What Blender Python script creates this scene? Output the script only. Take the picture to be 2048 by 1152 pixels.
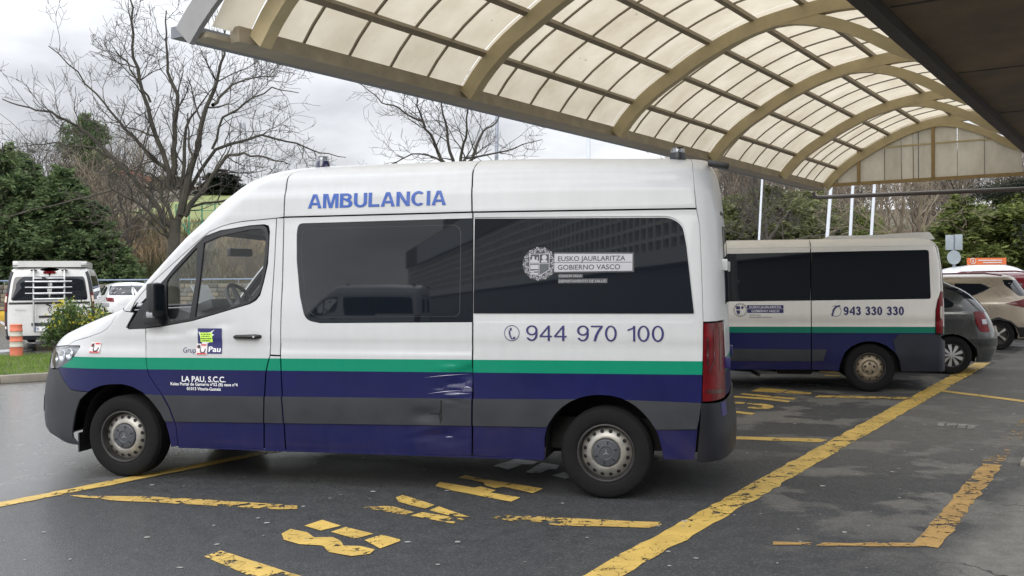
import bpy, bmesh, math, random, bisect
from mathutils import Vector, Matrix
from mathutils import noise as mnoise
from mathutils.geometry import delaunay_2d_cdt
import numpy as np
random.seed(7)
S = bpy.context.scene
for o in list(bpy.data.objects): bpy.data.objects.remove(o)
COL = S.collection
R = math.radians
# ------------------------------------------------------------------ camera
FPX, CAMH = 1950.0, 1.6
PITCH, ROLL = math.atan(16.2/FPX), math.atan(.0074)
cF = Vector((0, math.cos(PITCH), -math.sin(PITCH))); cU = Vector((0, math.sin(PITCH), math.cos(PITCH))); cR = Vector((1, 0, 0))
cR, cU = cR*math.cos(ROLL)-cU*math.sin(ROLL), cU*math.cos(ROLL)+cR*math.sin(ROLL)
cam = bpy.data.cameras.new('camera'); camo = bpy.data.objects.new('camera', cam); COL.objects.link(camo)
cam.sensor_width = 36; cam.lens = FPX/2048*36; cam.clip_end = 5000; cam.clip_start = .05
camo.matrix_world = Matrix(((cR.x, cU.x, -cF.x, 0), (cR.y, cU.y, -cF.y, 0), (cR.z, cU.z, -cF.z, CAMH), (0, 0, 0, 1)))
S.camera = camo
# ------------------------------------------------------------------ sky, sun, exposure
SUN_EL, SUN_AZ = R(30), R(196)
world = bpy.data.worlds.new('World'); S.world = world; world.use_nodes = True
nt = world.node_tree; nt.nodes.clear()
def wn(t, **k):
    n = nt.nodes.new(t)
    for a, b in k.items(): setattr(n, a, b)
    return n
wo = wn('ShaderNodeOutputWorld'); bg = wn('ShaderNodeBackground'); bg.inputs[1].default_value = .1
sky = wn('ShaderNodeTexSky', sky_type='NISHITA', sun_disc=False, sun_elevation=SUN_EL, sun_rotation=SUN_AZ, air_density=1.5, dust_density=3)
tc = wn('ShaderNodeTexCoord'); mp = wn('ShaderNodeMapping'); mp.inputs['Scale'].default_value = (1, 1, 2.6); mp.inputs['Location'].default_value = (2.6, 9.9, 7.28)
nz = wn('ShaderNodeTexNoise'); nz.inputs['Scale'].default_value = 1.5; nz.inputs['Detail'].default_value = 7; nz.inputs['Roughness'].default_value = .52
rp = wn('ShaderNodeValToRGB'); rp.color_ramp.elements[0].position = .30; rp.color_ramp.elements[1].position = .55
rp.color_ramp.elements[0].color = (2.7, 2.8, 3.1, 1); rp.color_ramp.elements[1].color = (10.2, 10.4, 10.8, 1)
# overcast: brighter towards the zenith, the same all round
sx = wn('ShaderNodeSeparateXYZ'); zr = wn('ShaderNodeMapRange'); zr.inputs['From Min'].default_value = .25; zr.inputs['From Max'].default_value = 1.0
zr.inputs['To Min'].default_value = 1.0; zr.inputs['To Max'].default_value = 1.95
mul = wn('ShaderNodeVectorMath', operation='SCALE'); mx = wn('ShaderNodeMix', data_type='RGBA'); mx.inputs['Factor'].default_value = .93
L = nt.links.new
L(tc.outputs['Generated'], mp.inputs['Vector']); L(mp.outputs[0], nz.inputs['Vector']); L(nz.outputs['Fac'], rp.inputs[0])
L(tc.outputs['Generated'], sx.inputs[0]); L(sx.outputs['Z'], zr.inputs['Value']); L(rp.outputs[0], mul.inputs[0]); L(zr.outputs[0], mul.inputs['Scale'])
L(sky.outputs[0], mx.inputs['A']); L(mul.outputs[0], mx.inputs['B']); L(mx.outputs['Result'], bg.inputs[0]); L(bg.outputs[0], wo.inputs[0])
sl = bpy.data.lights.new('sun', 'SUN'); sl.energy = 1.1; sl.angle = R(40); sl.color = (1, .97, .93)
so = bpy.data.objects.new('sun', sl); COL.objects.link(so)
so.rotation_euler = (Vector((math.sin(SUN_AZ)*math.cos(SUN_EL), math.cos(SUN_AZ)*math.cos(SUN_EL), math.sin(SUN_EL)))).to_track_quat('Z', 'Y').to_euler()
S.view_settings.view_transform = 'Standard'; S.view_settings.look = 'None'; S.view_settings.gamma = 1; S.view_settings.use_curve_mapping = False
S.view_settings.exposure = 0.62
S.render.engine = 'CYCLES'; S.cycles.max_bounces = 8; S.cycles.transparent_max_bounces = 24
# ------------------------------------------------------------------ measuring helpers (site survey from the photograph)
def ray(x, y): return cR*((x-1024)/FPX) - cU*((y-576)/FPX) + cF
def gp(x, y, z=0.0):
    d = ray(x, y); return Vector((0, 0, CAMH)) + d*((z-CAMH)/d.z)
def at(x, y, Y):
    d = ray(x, y); return Vector((0, 0, CAMH)) + d*(Y/d.y)
UX = Vector((.5565, .8308, 0)); WX = Vector((.8308, -.5565, 0))      # along the canopy / across it to the right
def ts(t, s, z=0.0): return UX*t + WX*s + Vector((0, 0, z))
# ------------------------------------------------------------------ object helpers
def tag(o, label=None, cat=None, group=None, kind=None):
    if label: o['label'] = label
    if cat: o['category'] = cat
    if group: o['group'] = group
    if kind: o['kind'] = kind
    return o
def empty(name, loc=(0, 0, 0), rz=0.0):
    o = bpy.data.objects.new(name, None); o.location = loc; o.rotation_euler = (0, 0, rz); o.empty_display_size = .2; COL.objects.link(o); return o
def link(name, me, mat=None, parent=None):
    o = bpy.data.objects.new(name, me); COL.objects.link(o)
    if mat is not None and not me.materials:
        for m in (mat if isinstance(mat, (list, tuple)) else [mat]): me.materials.append(m)
    if parent is not None: o.parent = parent
    return o
def pyobj(name, vs, fs, mat, parent=None, smooth=False):
    me = bpy.data.meshes.new(name); me.from_pydata([tuple(v) for v in vs], [], fs); me.update()
    if smooth: me.polygons.foreach_set('use_smooth', [True]*len(me.polygons)); me.set_sharp_from_angle(angle=R(38))
    return link(name, me, mat, parent)
def bmobj(name, bm, mat, parent=None, smooth=False, sharp=38):
    me = bpy.data.meshes.new(name); bm.to_mesh(me); bm.free()
    if smooth: me.polygons.foreach_set('use_smooth', [True]*len(me.polygons)); me.set_sharp_from_angle(angle=R(sharp))
    return link(name, me, mat, parent)
def copy_tree(o, parent=None):
    c = o.copy(); COL.objects.link(c); c.parent = parent
    for ch in list(o.children): copy_tree(ch, c)
    return c
def add_box(bm, c, s, rot=None, mi=0, bevel=0.0):
    m = Matrix.Translation(Vector(c)) @ (rot.to_4x4() if rot is not None else Matrix()) @ Matrix.Diagonal((s[0], s[1], s[2], 1))
    r = bmesh.ops.create_cube(bm, size=1, matrix=m)
    vs = r['verts']
    if mi or bevel:
        fs = {f for v in vs for f in v.link_faces}
        for f in fs: f.material_index = mi
        if bevel:
            es = list({e for v in vs for e in v.link_edges}); bmesh.ops.bevel(bm, geom=es, offset=bevel, segments=2, affect='EDGES', profile=.6)
def box(name, c, s, mat, parent=None, rot=None, bevel=0.0):
    bm = bmesh.new(); add_box(bm, c, s, rot, 0, bevel); return bmobj(name, bm, mat, parent, smooth=bevel > 0)
def tube(bm, pts, rad, n=8, mi=0, cap=True):
    """swept round bar through pts; rad a number or a list"""
    pts = [Vector(p) for p in pts]; k = len(pts)
    rad = rad if isinstance(rad, (list, tuple)) else [rad]*k
    rings = []; prev = None
    for i, p in enumerate(pts):
        t = (pts[min(i+1, k-1)]-pts[max(i-1, 0)])
        if t.length < 1e-9: t = Vector((0, 0, 1))
        t.normalize()
        if prev is None:
            a = Vector((0, 0, 1)) if abs(t.z) < .9 else Vector((1, 0, 0)); x = t.cross(a).normalized()
        else:
            x = (prev - t*prev.dot(t))
            x = x.normalized() if x.length > 1e-6 else t.orthogonal().normalized()
        prev = x; y = t.cross(x)
        rings.append([bm.verts.new(p+(x*math.cos(2*math.pi*j/n)+y*math.sin(2*math.pi*j/n))*rad[i]) for j in range(n)])
    for a, b in zip(rings, rings[1:]):
        for j in range(n):
            f = bm.faces.new((a[j], a[(j+1) % n], b[(j+1) % n], b[j])); f.material_index = mi; f.smooth = True
    if cap:
        f = bm.faces.new(rings[0][::-1]); f.material_index = mi
        f = bm.faces.new(rings[-1]); f.material_index = mi
def tubeobj(name, pts, rad, mat, parent=None, n=8):
    bm = bmesh.new(); tube(bm, pts, rad, n); return bmobj(name, bm, mat, parent, smooth=True)
def lathe(bm, prof, n=40, mi=0, axis='y', centre=(0, 0, 0), close=False):
    """prof: (radius, axial) points turned about the y axis (or z)"""
    rings = []; c = Vector(centre)
    for r, a in prof:
        ring = []
        for j in range(n):
            t = 2*math.pi*j/n
            v = Vector((r*math.cos(t), a, r*math.sin(t))) if axis == 'y' else Vector((r*math.cos(t), r*math.sin(t), a))
            ring.append(bm.verts.new(c+v))
        rings.append(ring)
    for a, b in zip(rings, rings[1:]):
        for j in range(n):
            f = bm.faces.new((a[j], a[(j+1) % n], b[(j+1) % n], b[j])); f.material_index = mi; f.smooth = True
    if close:
        bm.faces.new(rings[0]).material_index = mi; bm.faces.new(rings[-1][::-1]).material_index = mi
def prism(bm, poly, z0, z1, mi=0):
    a = [bm.verts.new((x, y, z0)) for x, y in poly]; b = [bm.verts.new((x, y, z1)) for x, y in poly]; n = len(poly)
    bm.faces.new(a[::-1]).material_index = mi; bm.faces.new(b).material_index = mi
    for i in range(n): bm.faces.new((a[i], a[(i+1) % n], b[(i+1) % n], b[i])).material_index = mi
# ------------------------------------------------------------------ materials
def newmat(name):
    m = bpy.data.materials.new(name); m.use_nodes = True; t = m.node_tree; b = t.nodes['Principled BSDF']; return m, t, b
def nd(t, typ, **k):
    n = t.nodes.new(typ)
    for a, b in k.items(): setattr(n, a, b)
    return n
def noise_node(t, scale, detail=4, rough=.55, coord='Object', stretch=None):
    c = nd(t, 'ShaderNodeTexCoord'); n = nd(t, 'ShaderNodeTexNoise'); n.inputs['Scale'].default_value = scale; n.inputs['Detail'].default_value = detail; n.inputs['Roughness'].default_value = rough
    if stretch:
        m = nd(t, 'ShaderNodeMapping'); m.inputs['Scale'].default_value = stretch; t.links.new(c.outputs[coord], m.inputs[0]); t.links.new(m.outputs[0], n.inputs['Vector'])
    else: t.links.new(c.outputs[coord], n.inputs['Vector'])
    return n
def ramp(t, src, stops):
    r = nd(t, 'ShaderNodeValToRGB'); e = r.color_ramp.elements
    while len(e) < len(stops): e.new(.5)
    for i, (p, c) in enumerate(stops): e[i].position = p; e[i].color = (c[0], c[1], c[2], 1) if hasattr(c, '__len__') else (c, c, c, 1)
    t.links.new(src, r.inputs[0]); return r
def mat(name, col, rough=.5, metal=0.0, var=.12, nscale=6, spec=.5, coat=0.0, bump=0.0, bscale=40, stretch=None, rvar=.1, ior=1.5):
    m, t, b = newmat(name)
    b.inputs['Roughness'].default_value = rough; b.inputs['Metallic'].default_value = metal; b.inputs['Specular IOR Level'].default_value = spec
    b.inputs['Coat Weight'].default_value = coat; b.inputs['IOR'].default_value = ior; b.inputs['Coat Roughness'].default_value = .06
    n = noise_node(t, nscale, 5, .6, stretch=stretch)
    lo = [max(c*(1-var), 0) for c in col]; hi = [min(c*(1+var), 1) for c in col]
    r = ramp(t, n.outputs['Fac'], [(.3, lo), (.7, hi)]); t.links.new(r.outputs[0], b.inputs['Base Color'])
    if rvar:
        q = nd(t, 'ShaderNodeMapRange'); q.inputs['From Min'].default_value = .3; q.inputs['From Max'].default_value = .7
        q.inputs['To Min'].default_value = max(rough-rvar, .01); q.inputs['To Max'].default_value = min(rough+rvar, 1); t.links.new(n.outputs['Fac'], q.inputs[0]); t.links.new(q.outputs[0], b.inputs['Roughness'])
    if bump:
        k = noise_node(t, bscale, 4); bp = nd(t, 'ShaderNodeBump'); bp.inputs['Strength'].default_value = bump; bp.inputs['Distance'].default_value = .01
        t.links.new(k.outputs['Fac'], bp.inputs['Height']); t.links.new(bp.outputs[0], b.inputs['Normal'])
    return m
def math_node(t, op, a, b=None):
    n = nd(t, 'ShaderNodeMath', operation=op)
    for i, v in enumerate((a, b)):
        if v is None: continue
        if isinstance(v, (int, float)): n.inputs[i].default_value = v
        else: t.links.new(v, n.inputs[i])
    return n.outputs[0]
def mixc(t, fac, a, b):
    n = nd(t, 'ShaderNodeMix', data_type='RGBA')
    for s, v in (('Factor', fac), ('A', a), ('B', b)):
        i = n.inputs[s] if s == 'Factor' else [q for q in n.inputs if q.name == s and q.type == 'RGBA'][0]
        if isinstance(v, (int, float)): i.default_value = v
        elif hasattr(v, '__len__'): i.default_value = (v[0], v[1], v[2], 1)
        else: t.links.new(v, i)
    return [q for q in n.outputs if q.type == 'RGBA'][0]
def livery(name, white, zt, zb, slope, xo=2.0, green=(.0, .22, .125), blue=(.004, .006, .066), dirt=.09):
    """white over a green stripe over blue, split by height on the panel (film on the paint)"""
    m, t, b = newmat(name)
    c = nd(t, 'ShaderNodeTexCoord'); s = nd(t, 'ShaderNodeSeparateXYZ'); t.links.new(c.outputs['Object'], s.inputs[0])
    z = math_node(t, 'ADD', s.outputs['Z'], math_node(t, 'MULTIPLY', math_node(t, 'SUBTRACT', s.outputs['X'], xo), slope))
    g = math_node(t, 'GREATER_THAN', z, zb); w = math_node(t, 'GREATER_THAN', z, zt)
    n = noise_node(t, 2.2, 6, .65); wr = ramp(t, n.outputs['Fac'], [(.3, [v*(1-dirt) for v in white]), (.7, white)])
    bl = ramp(t, n.outputs['Fac'], [(.3, [v*.85 for v in blue]), (.7, [v*1.15 for v in blue])])
    col = mixc(t, w, mixc(t, g, bl.outputs[0], green), wr.outputs[0])
    sk = noise_node(t, 4, 5, .6, stretch=(3.2, 3.2, .22)); sr = ramp(t, sk.outputs['Fac'], [(.34, .86), (.6, 1.0)]); mm = nd(t, 'ShaderNodeMix', data_type='RGBA', blend_type='MULTIPLY'); mm.inputs['Factor'].default_value = .22; ia = [q for q in mm.inputs if q.type == 'RGBA']; t.links.new(col, ia[0]); t.links.new(sr.outputs[0], ia[1]); col = [q for q in mm.outputs if q.type == 'RGBA'][0]
    # road film rising from the sill
    f = noise_node(t, 9, 6, .7, stretch=(1, 1, .35)); fr = nd(t, 'ShaderNodeMapRange'); fr.inputs['From Min'].default_value = 1.0; fr.inputs['From Max'].default_value = .25; fr.inputs['To Max'].default_value = .13
    t.links.new(s.outputs['Z'], fr.inputs[0]); fm = math_node(t, 'MULTIPLY', fr.outputs[0], f.outputs['Fac'])
    col = mixc(t, fm, col, (.16, .145, .125)); t.links.new(col, b.inputs['Base Color'])
    b.inputs['Roughness'].default_value = .3; b.inputs['Coat Weight'].default_value = .22; b.inputs['Coat Roughness'].default_value = .06; b.inputs['Specular IOR Level'].default_value = .2
    rr = nd(t, 'ShaderNodeMapRange'); rr.inputs['To Min'].default_value = .22; rr.inputs['To Max'].default_value = .42; t.links.new(f.outputs['Fac'], rr.inputs[0]); t.links.new(rr.outputs[0], b.inputs['Roughness'])
    return m
def glass(name, tint=(.75, .8, .8), refl=1.0):
    m, t, b = newmat(name); t.nodes.remove(b); out = t.nodes['Material Output']
    fr = nd(t, 'ShaderNodeFresnel'); ge = nd(t, 'ShaderNodeNewGeometry'); t.links.new(math_node(t, 'ADD', 1.55, math_node(t, 'MULTIPLY', ge.outputs['Backfacing'], 1/1.55-1.55)), fr.inputs[0]); tr = nd(t, 'ShaderNodeBsdfTransparent'); tr.inputs[0].default_value = (*tint, 1)
    gl = nd(t, 'ShaderNodeBsdfGlossy'); gl.inputs['Roughness'].default_value = .015; ms = nd(t, 'ShaderNodeMixShader')
    k = math_node(t, 'MINIMUM', math_node(t, 'MULTIPLY', fr.outputs[0], refl), 1.0)
    t.links.new(k, ms.inputs[0]); t.links.new(tr.outputs[0], ms.inputs[1]); t.links.new(gl.outputs[0], ms.inputs[2]); t.links.new(ms.outputs[0], out.inputs[0]); return m
def darkglass(name, col=(.008, .011, .016), ior=1.64, wave=.01):
    m, t, b = newmat(name); b.inputs['Base Color'].default_value = (*col, 1); b.inputs['Roughness'].default_value = .02; b.inputs['IOR'].default_value = ior
    n = noise_node(t, 1.6, 1, .4); bp = nd(t, 'ShaderNodeBump'); bp.inputs['Strength'].default_value = wave; bp.inputs['Distance'].default_value = .05
    if wave: t.links.new(n.outputs['Fac'], bp.inputs['Height']); t.links.new(bp.outputs[0], b.inputs['Normal'])
    return m
def paint_mark(name, col, wear=.5, scale=9, edge=.06):
    """road paint with chipped and worn patches that let the asphalt through"""
    m, t, b = newmat(name); out = t.nodes['Material Output']; b.inputs['Roughness'].default_value = .55
    n = noise_node(t, 3, 6, .6); r = ramp(t, n.outputs['Fac'], [(.25, [c*.62 for c in col]), (.7, col)]); t.links.new(r.outputs[0], b.inputs['Base Color'])
    a = noise_node(t, scale, 8, .68); v = nd(t, 'ShaderNodeTexVoronoi', feature='DISTANCE_TO_EDGE'); v.inputs['Scale'].default_value = 11
    c = nd(t, 'ShaderNodeTexCoord'); w = noise_node(t, 6, 3); va = nd(t, 'ShaderNodeVectorMath', operation='MULTIPLY_ADD'); va.inputs[1].default_value = (.12, .12, .12)
    t.links.new(w.outputs['Color'], va.inputs[0]); t.links.new(c.outputs['Object'], va.inputs[2]); t.links.new(va.outputs[0], v.inputs['Vector'])
    big = noise_node(t, .9, 3); k = math_node(t, 'ADD', a.outputs['Fac'], math_node(t, 'MULTIPLY', math_node(t, 'SUBTRACT', big.outputs['Fac'], .5), .5))
    hole = math_node(t, 'LESS_THAN', k, wear); crack = math_node(t, 'MULTIPLY', math_node(t, 'LESS_THAN', v.outputs['Distance'], .018), math_node(t, 'LESS_THAN', k, wear+.12))
    al = math_node(t, 'MAXIMUM', hole, crack); tr = nd(t, 'ShaderNodeBsdfTransparent'); ms = nd(t, 'ShaderNodeMixShader')
    t.links.new(al, ms.inputs[0]); t.links.new(b.outputs[0], ms.inputs[1]); t.links.new(tr.outputs[0], ms.inputs[2]); t.links.new(ms.outputs[0], out.inputs[0]); return m
# ------------------------------------------------------------------ vehicle shells
class Cv:
    """monotone cubic through (z, value) points"""
    def __init__(s,pts):
        s.x=[p[0] for p in pts]; s.y=[p[1] for p in pts]; n=len(pts)
        h=[s.x[i+1]-s.x[i] for i in range(n-1)]; d=[(s.y[i+1]-s.y[i])/h[i] for i in range(n-1)]
        m=[0.0]*n
        if n==2: m=[d[0],d[0]]
        else:
            m[0]=d[0]; m[-1]=d[-1]
            for i in range(1,n-1):
                if d[i-1]*d[i]<=0: m[i]=0
                else:
                    w1=2*h[i]+h[i-1]; w2=h[i]+2*h[i-1]; m[i]=(w1+w2)/(w1/d[i-1]+w2/d[i])
        s.m=m
    def __call__(s,x):
        if x<=s.x[0]: return s.y[0]
        if x>=s.x[-1]: return s.y[-1]
        i=bisect.bisect_right(s.x,x)-1; h=s.x[i+1]-s.x[i]; t=(x-s.x[i])/h
        return ((1+2*t)*(1-t)**2*s.y[i]+t*(1-t)**2*h*s.m[i]+t*t*(3-2*t)*s.y[i+1]+t*t*(t-1)*h*s.m[i+1])
class Body:
    """vehicle shell as horizontal slices: straight flanks, rounded nose and tail"""
    KF=1.0; KR=0.6
    def __init__(s,w,xf,x0,xr,xr0,nf,nr,warp=None):
        s.w,s.xf,s.x0,s.xr,s.xr0,s.nf,s.nr=[Cv(a) for a in (w,xf,x0,xr,xr0,nf,nr)]; s.warp=warp
        s.ztop=w[-1][0]
    def p(s,q,z):
        w=s.w(z); x0=s.x0(z); r0=s.xr0(z)
        if q>x0:
            a=min((q-x0)/s.KF,math.pi/2); n=s.nf(z); xf=s.xf(z)
            x=x0+(xf-x0)*math.sin(a)**(2/n); y=w*max(math.cos(a),0)**(2/n)
        elif q<r0:
            a=min((r0-q)/s.KR,math.pi/2); n=s.nr(z); xr=s.xr(z)
            x=r0-(r0-xr)*math.sin(a)**(2/n); y=w*max(math.cos(a),0)**(2/n)
        else: x=q; y=w
        if s.warp: z=z+s.warp(x,z)
        return (x,y,z)
    def front(s,z): return s.x0(z)+s.KF*math.pi/2
    def rear(s,z): return s.xr0(z)-s.KR*math.pi/2
    def nrm(s,q,z,e=.004):
        q=min(max(q,s.rear(z)+.008),s.front(z)-.008); a=s.p(q+e,z); b=s.p(q-e,z); c=s.p(q,min(z+e,s.ztop)); d=s.p(q,z-e)
        u=[a[i]-b[i] for i in range(3)]; v=[c[i]-d[i] for i in range(3)]
        n=(u[2]*v[1]-u[1]*v[2], u[0]*v[2]-u[2]*v[0], u[1]*v[0]-u[0]*v[1])
        l=math.sqrt(sum(k*k for k in n)) or 1
        n=[k/l for k in n]
        return n
    def at(s,q,z,off=0):
        p=s.p(q,z)
        if off==0: return p
        n=s.nrm(q,z); return (p[0]+n[0]*off,p[1]+n[1]*off,p[2]+n[2]*off)
def rnd(pts, r, seg=5):
    """round the corners of a closed polygon; r one radius or a list"""
    out = []; n = len(pts)
    for i in range(n):
        rr = r[i] if isinstance(r, (list, tuple)) else r
        p = Vector((*pts[i], 0)); a = Vector((*pts[i-1], 0))-p; b = Vector((*pts[(i+1) % n], 0))-p
        if rr <= 0 or a.length < 1e-6 or b.length < 1e-6: out.append(tuple(p[:2])); continue
        d = min(rr, a.length*.48, b.length*.48); a = p+a.normalized()*d; b = p+b.normalized()*d
        for k in range(seg+1):
            t = k/seg; q = a*(1-t)**2+p*2*t*(1-t)+b*t*t; out.append((q.x, q.y))
    return out
def area(p): return .5*sum(p[i-1][0]*p[i][1]-p[i][0]*p[i-1][1] for i in range(len(p)))
def inset(p, d):
    if d == 0: return list(p)
    if area(p) < 0: p = list(p)[::-1]
    n = len(p); out = []
    for i in range(n):
        a = Vector(p[i])-Vector(p[i-1]); b = Vector(p[(i+1) % n])-Vector(p[i])
        if a.length < 1e-7: a = b
        if b.length < 1e-7: b = a
        na = Vector((-a.y, a.x)).normalized(); nb = Vector((-b.y, b.x)).normalized(); m = na+nb
        m = m/m.length*min(1/max(m.length/2, .3), 2) if m.length > .2 else na
        out.append((p[i][0]+m.x*d, p[i][1]+m.y*d))
    return out
def cdt_grid(loops, ds, dz, zs=(), ss=()):
    """constrained triangulation of the outline (first loop) minus the holes, with a regular grid inside"""
    V, E = [], []; o = loops[0]; s0 = min(p[0] for p in o); s1 = max(p[0] for p in o); z0 = min(p[1] for p in o); z1 = max(p[1] for p in o)
    gs = sorted(list(np.arange(math.ceil(s0/ds)*ds, s1, ds))+[q for q in ss if s0 < q < s1]) if ds else []
    gz = sorted(list(np.arange(math.ceil(z0/dz)*dz, z1, dz))+[q for q in zs if z0 < q < z1]) if ds else []
    for lp in loops:
        pts = []
        for i in range(len(lp)):
            a, b = Vector(lp[i-1]), Vector(lp[i])
            if (b-a).length < 1e-6: continue
            tt = [0.0]
            if ds:
                for g, p0, p1 in ((gs, a.x, b.x), (gz, a.y, b.y)):
                    if abs(p1-p0) > 1e-6: tt += [(q-p0)/(p1-p0) for q in g if min(p0, p1) < q < max(p0, p1)]
            tt.sort(); last = -1; ln = (b-a).length
            for t in tt:
                if (t-last)*ln > .0015 and (1-t)*ln > .0012 or t == 0.0: pts.append(a+(b-a)*t); last = t
        k0 = len(V); V += pts; E += [(k0+i, k0+(i+1) % len(pts)) for i in range(len(pts))]
    V += [Vector((a, b)) for a in gs for b in gz]
    v, e, f = delaunay_2d_cdt(V, E, [], 1, 1e-5)[:3]
    def inside(x, y, lp):
        c = False
        for i in range(len(lp)):
            (xa, ya), (xb, yb) = lp[i-1], lp[i]
            if (ya > y) != (yb > y) and x < (xb-xa)*(y-ya)/(yb-ya)+xa: c = not c
        return c
    if len(loops) > 1: f = [t for t in f if not any(inside(sum(v[i].x for i in t)/3, sum(v[i].y for i in t)/3, h) for h in loops[1:])]
    used = sorted({i for t in f for i in t}); mp_ = {k: i for i, k in enumerate(used)}
    return [(v[i].x, v[i].y) for i in used], [tuple(mp_[i] for i in t) for t in f]
def panel(name, B, poly, mt, parent, off=0.0, thick=.016, ds=.1, dz=.1, holes=(), zs=(), ss=(), disp=None, ins=.0035, both=False, flatn=None):
    """sheet-metal panel cut to poly (s,z) and pressed onto the shell B"""
    def pos(s, z):
        z = min(z, B.ztop)
        o = off+(disp(s, z) if disp else 0); return Vector(B.at(s, z, o))
    def nrmf(s, z):
        if not disp: return Vector(B.nrm(s, z))
        e = .004; a = pos(s+e, z)-pos(s-e, z); b = pos(s, z+e)-pos(s, z-e); n = b.cross(a); n.normalize()
        return n if n.dot(Vector(B.nrm(s, z))) > 0 else -n
    loops = [inset(poly, ins)]+[inset(h, -ins) for h in holes]
    sz, TR = cdt_grid(loops, ds, dz, zs, ss)
    P = [pos(*q) for q in sz]; N = [nrmf(*q) for q in sz]; F = []
    cnt = {}
    for ix in TR:
        a, b, c = P[ix[0]], P[ix[1]], P[ix[2]]
        nn = (b-a).cross(c-a); F.append(list(ix) if nn.dot(N[ix[0]]+N[ix[1]]+N[ix[2]]) >= 0 else list(ix)[::-1])
        for k in range(3):
            e = (min(ix[k-1], ix[k]), max(ix[k-1], ix[k])); cnt.setdefault(e, []).append(ix)
    if thick > 0:
        for (i, j), fs in cnt.items():
            if len(fs) == 1:
                k = len(P); fc = (P[fs[0][0]]+P[fs[0][1]]+P[fs[0][2]])/3; d = fc-(P[i]+P[j])/2
                t = (P[j]-P[i]); nv = (-d+t*(d.dot(t)/max(t.length_squared, 1e-12)))
                nv = nv.normalized() if nv.length > 1e-9 else N[i]
                P += [P[i].copy(), P[j].copy(), P[j]-N[j]*thick, P[i]-N[i]*thick]; N += [(nv+N[i]*.6).normalized(), (nv+N[j]*.6).normalized(), nv, nv]
                q = [k, k+1, k+2, k+3]; nn = (P[k+1]-P[k]).cross(P[k+2]-P[k]); F.append(q if nn.dot(nv) >= 0 else q[::-1])
    if flatn is not None:
        for n in N: n.z = flatn; n.normalize()
    if both:
        k = len(P); P += [Vector((p.x, -p.y, p.z)) for p in P]; N += [Vector((p.x, -p.y, p.z)) for p in N]; F += [[i+k for i in f][::-1] for f in F]
    me = bpy.data.meshes.new(name); me.from_pydata([tuple(p) for p in P], [], F); me.update()
    me.polygons.foreach_set('use_smooth', [True]*len(me.polygons))
    if len(me.vertices) == len(N): me.normals_split_custom_set_from_vertices([tuple(n) for n in N])
    return link(name, me, mt, parent)
def mirror(o):
    c = o.copy(); COL.objects.link(c); c.scale.y = -1
    for ch in list(o.children): copy_tree(ch, c)
    return c
_gl = {}
def glyphs(txt, bold=0.0, shear=0.0):
    k = (txt, bold, shear)
    if k in _gl: return _gl[k]
    cu = bpy.data.curves.new('t', 'FONT'); cu.body = txt; cu.offset = bold; cu.resolution_u = 3; cu.shear = shear; ob = bpy.data.objects.new('t', cu); COL.objects.link(ob)
    bpy.context.view_layer.update(); dg = bpy.context.evaluated_depsgraph_get(); me = bpy.data.meshes.new_from_object(ob.evaluated_get(dg))
    v = [(p.co.x, p.co.y) for p in me.vertices]; f = [tuple(p.vertices) for p in me.polygons]
    bpy.data.objects.remove(ob); bpy.data.curves.remove(cu); bpy.data.meshes.remove(me); _gl[k] = (v, f); return v, f
def text_map(name, txt, fn, mt, parent, a0, a1, b0, b1, bold=0.0, hcap=None, shear=0.0):
    """lettering stretched over the rectangle a0..a1 x b0..b1 and placed by fn(a,b)"""
    v, f = glyphs(txt, bold, shear); xs = [p[0] for p in v]; x0, x1 = min(xs), max(xs)
    ys = [p[1] for p in v]; y0, y1 = (min(ys), max(ys)) if hcap is None else (0, hcap)
    P = [fn(a0+(p[0]-x0)/(x1-x0)*(a1-a0), b0+(p[1]-y0)/(y1-y0)*(b1-b0)) for p in v]
    return pyobj(name, P, f, mt, parent)
def text_on(B, txt, s0, s1, z0, z1, mt, parent, off=.003, bold=0.0, hcap=None, name='lettering', shear=0.0):
    return text_map(name, txt, lambda a, b: B.at(a, b, off), mt, parent, s0, s1, z0, z1, bold, hcap, shear)
def arcp(cx, cy, rx, ry, a0, a1, n=12): return [(cx+rx*math.cos(R(a0+(a1-a0)*i/n)), cy+ry*math.sin(R(a0+(a1-a0)*i/n))) for i in range(n+1)]
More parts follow.
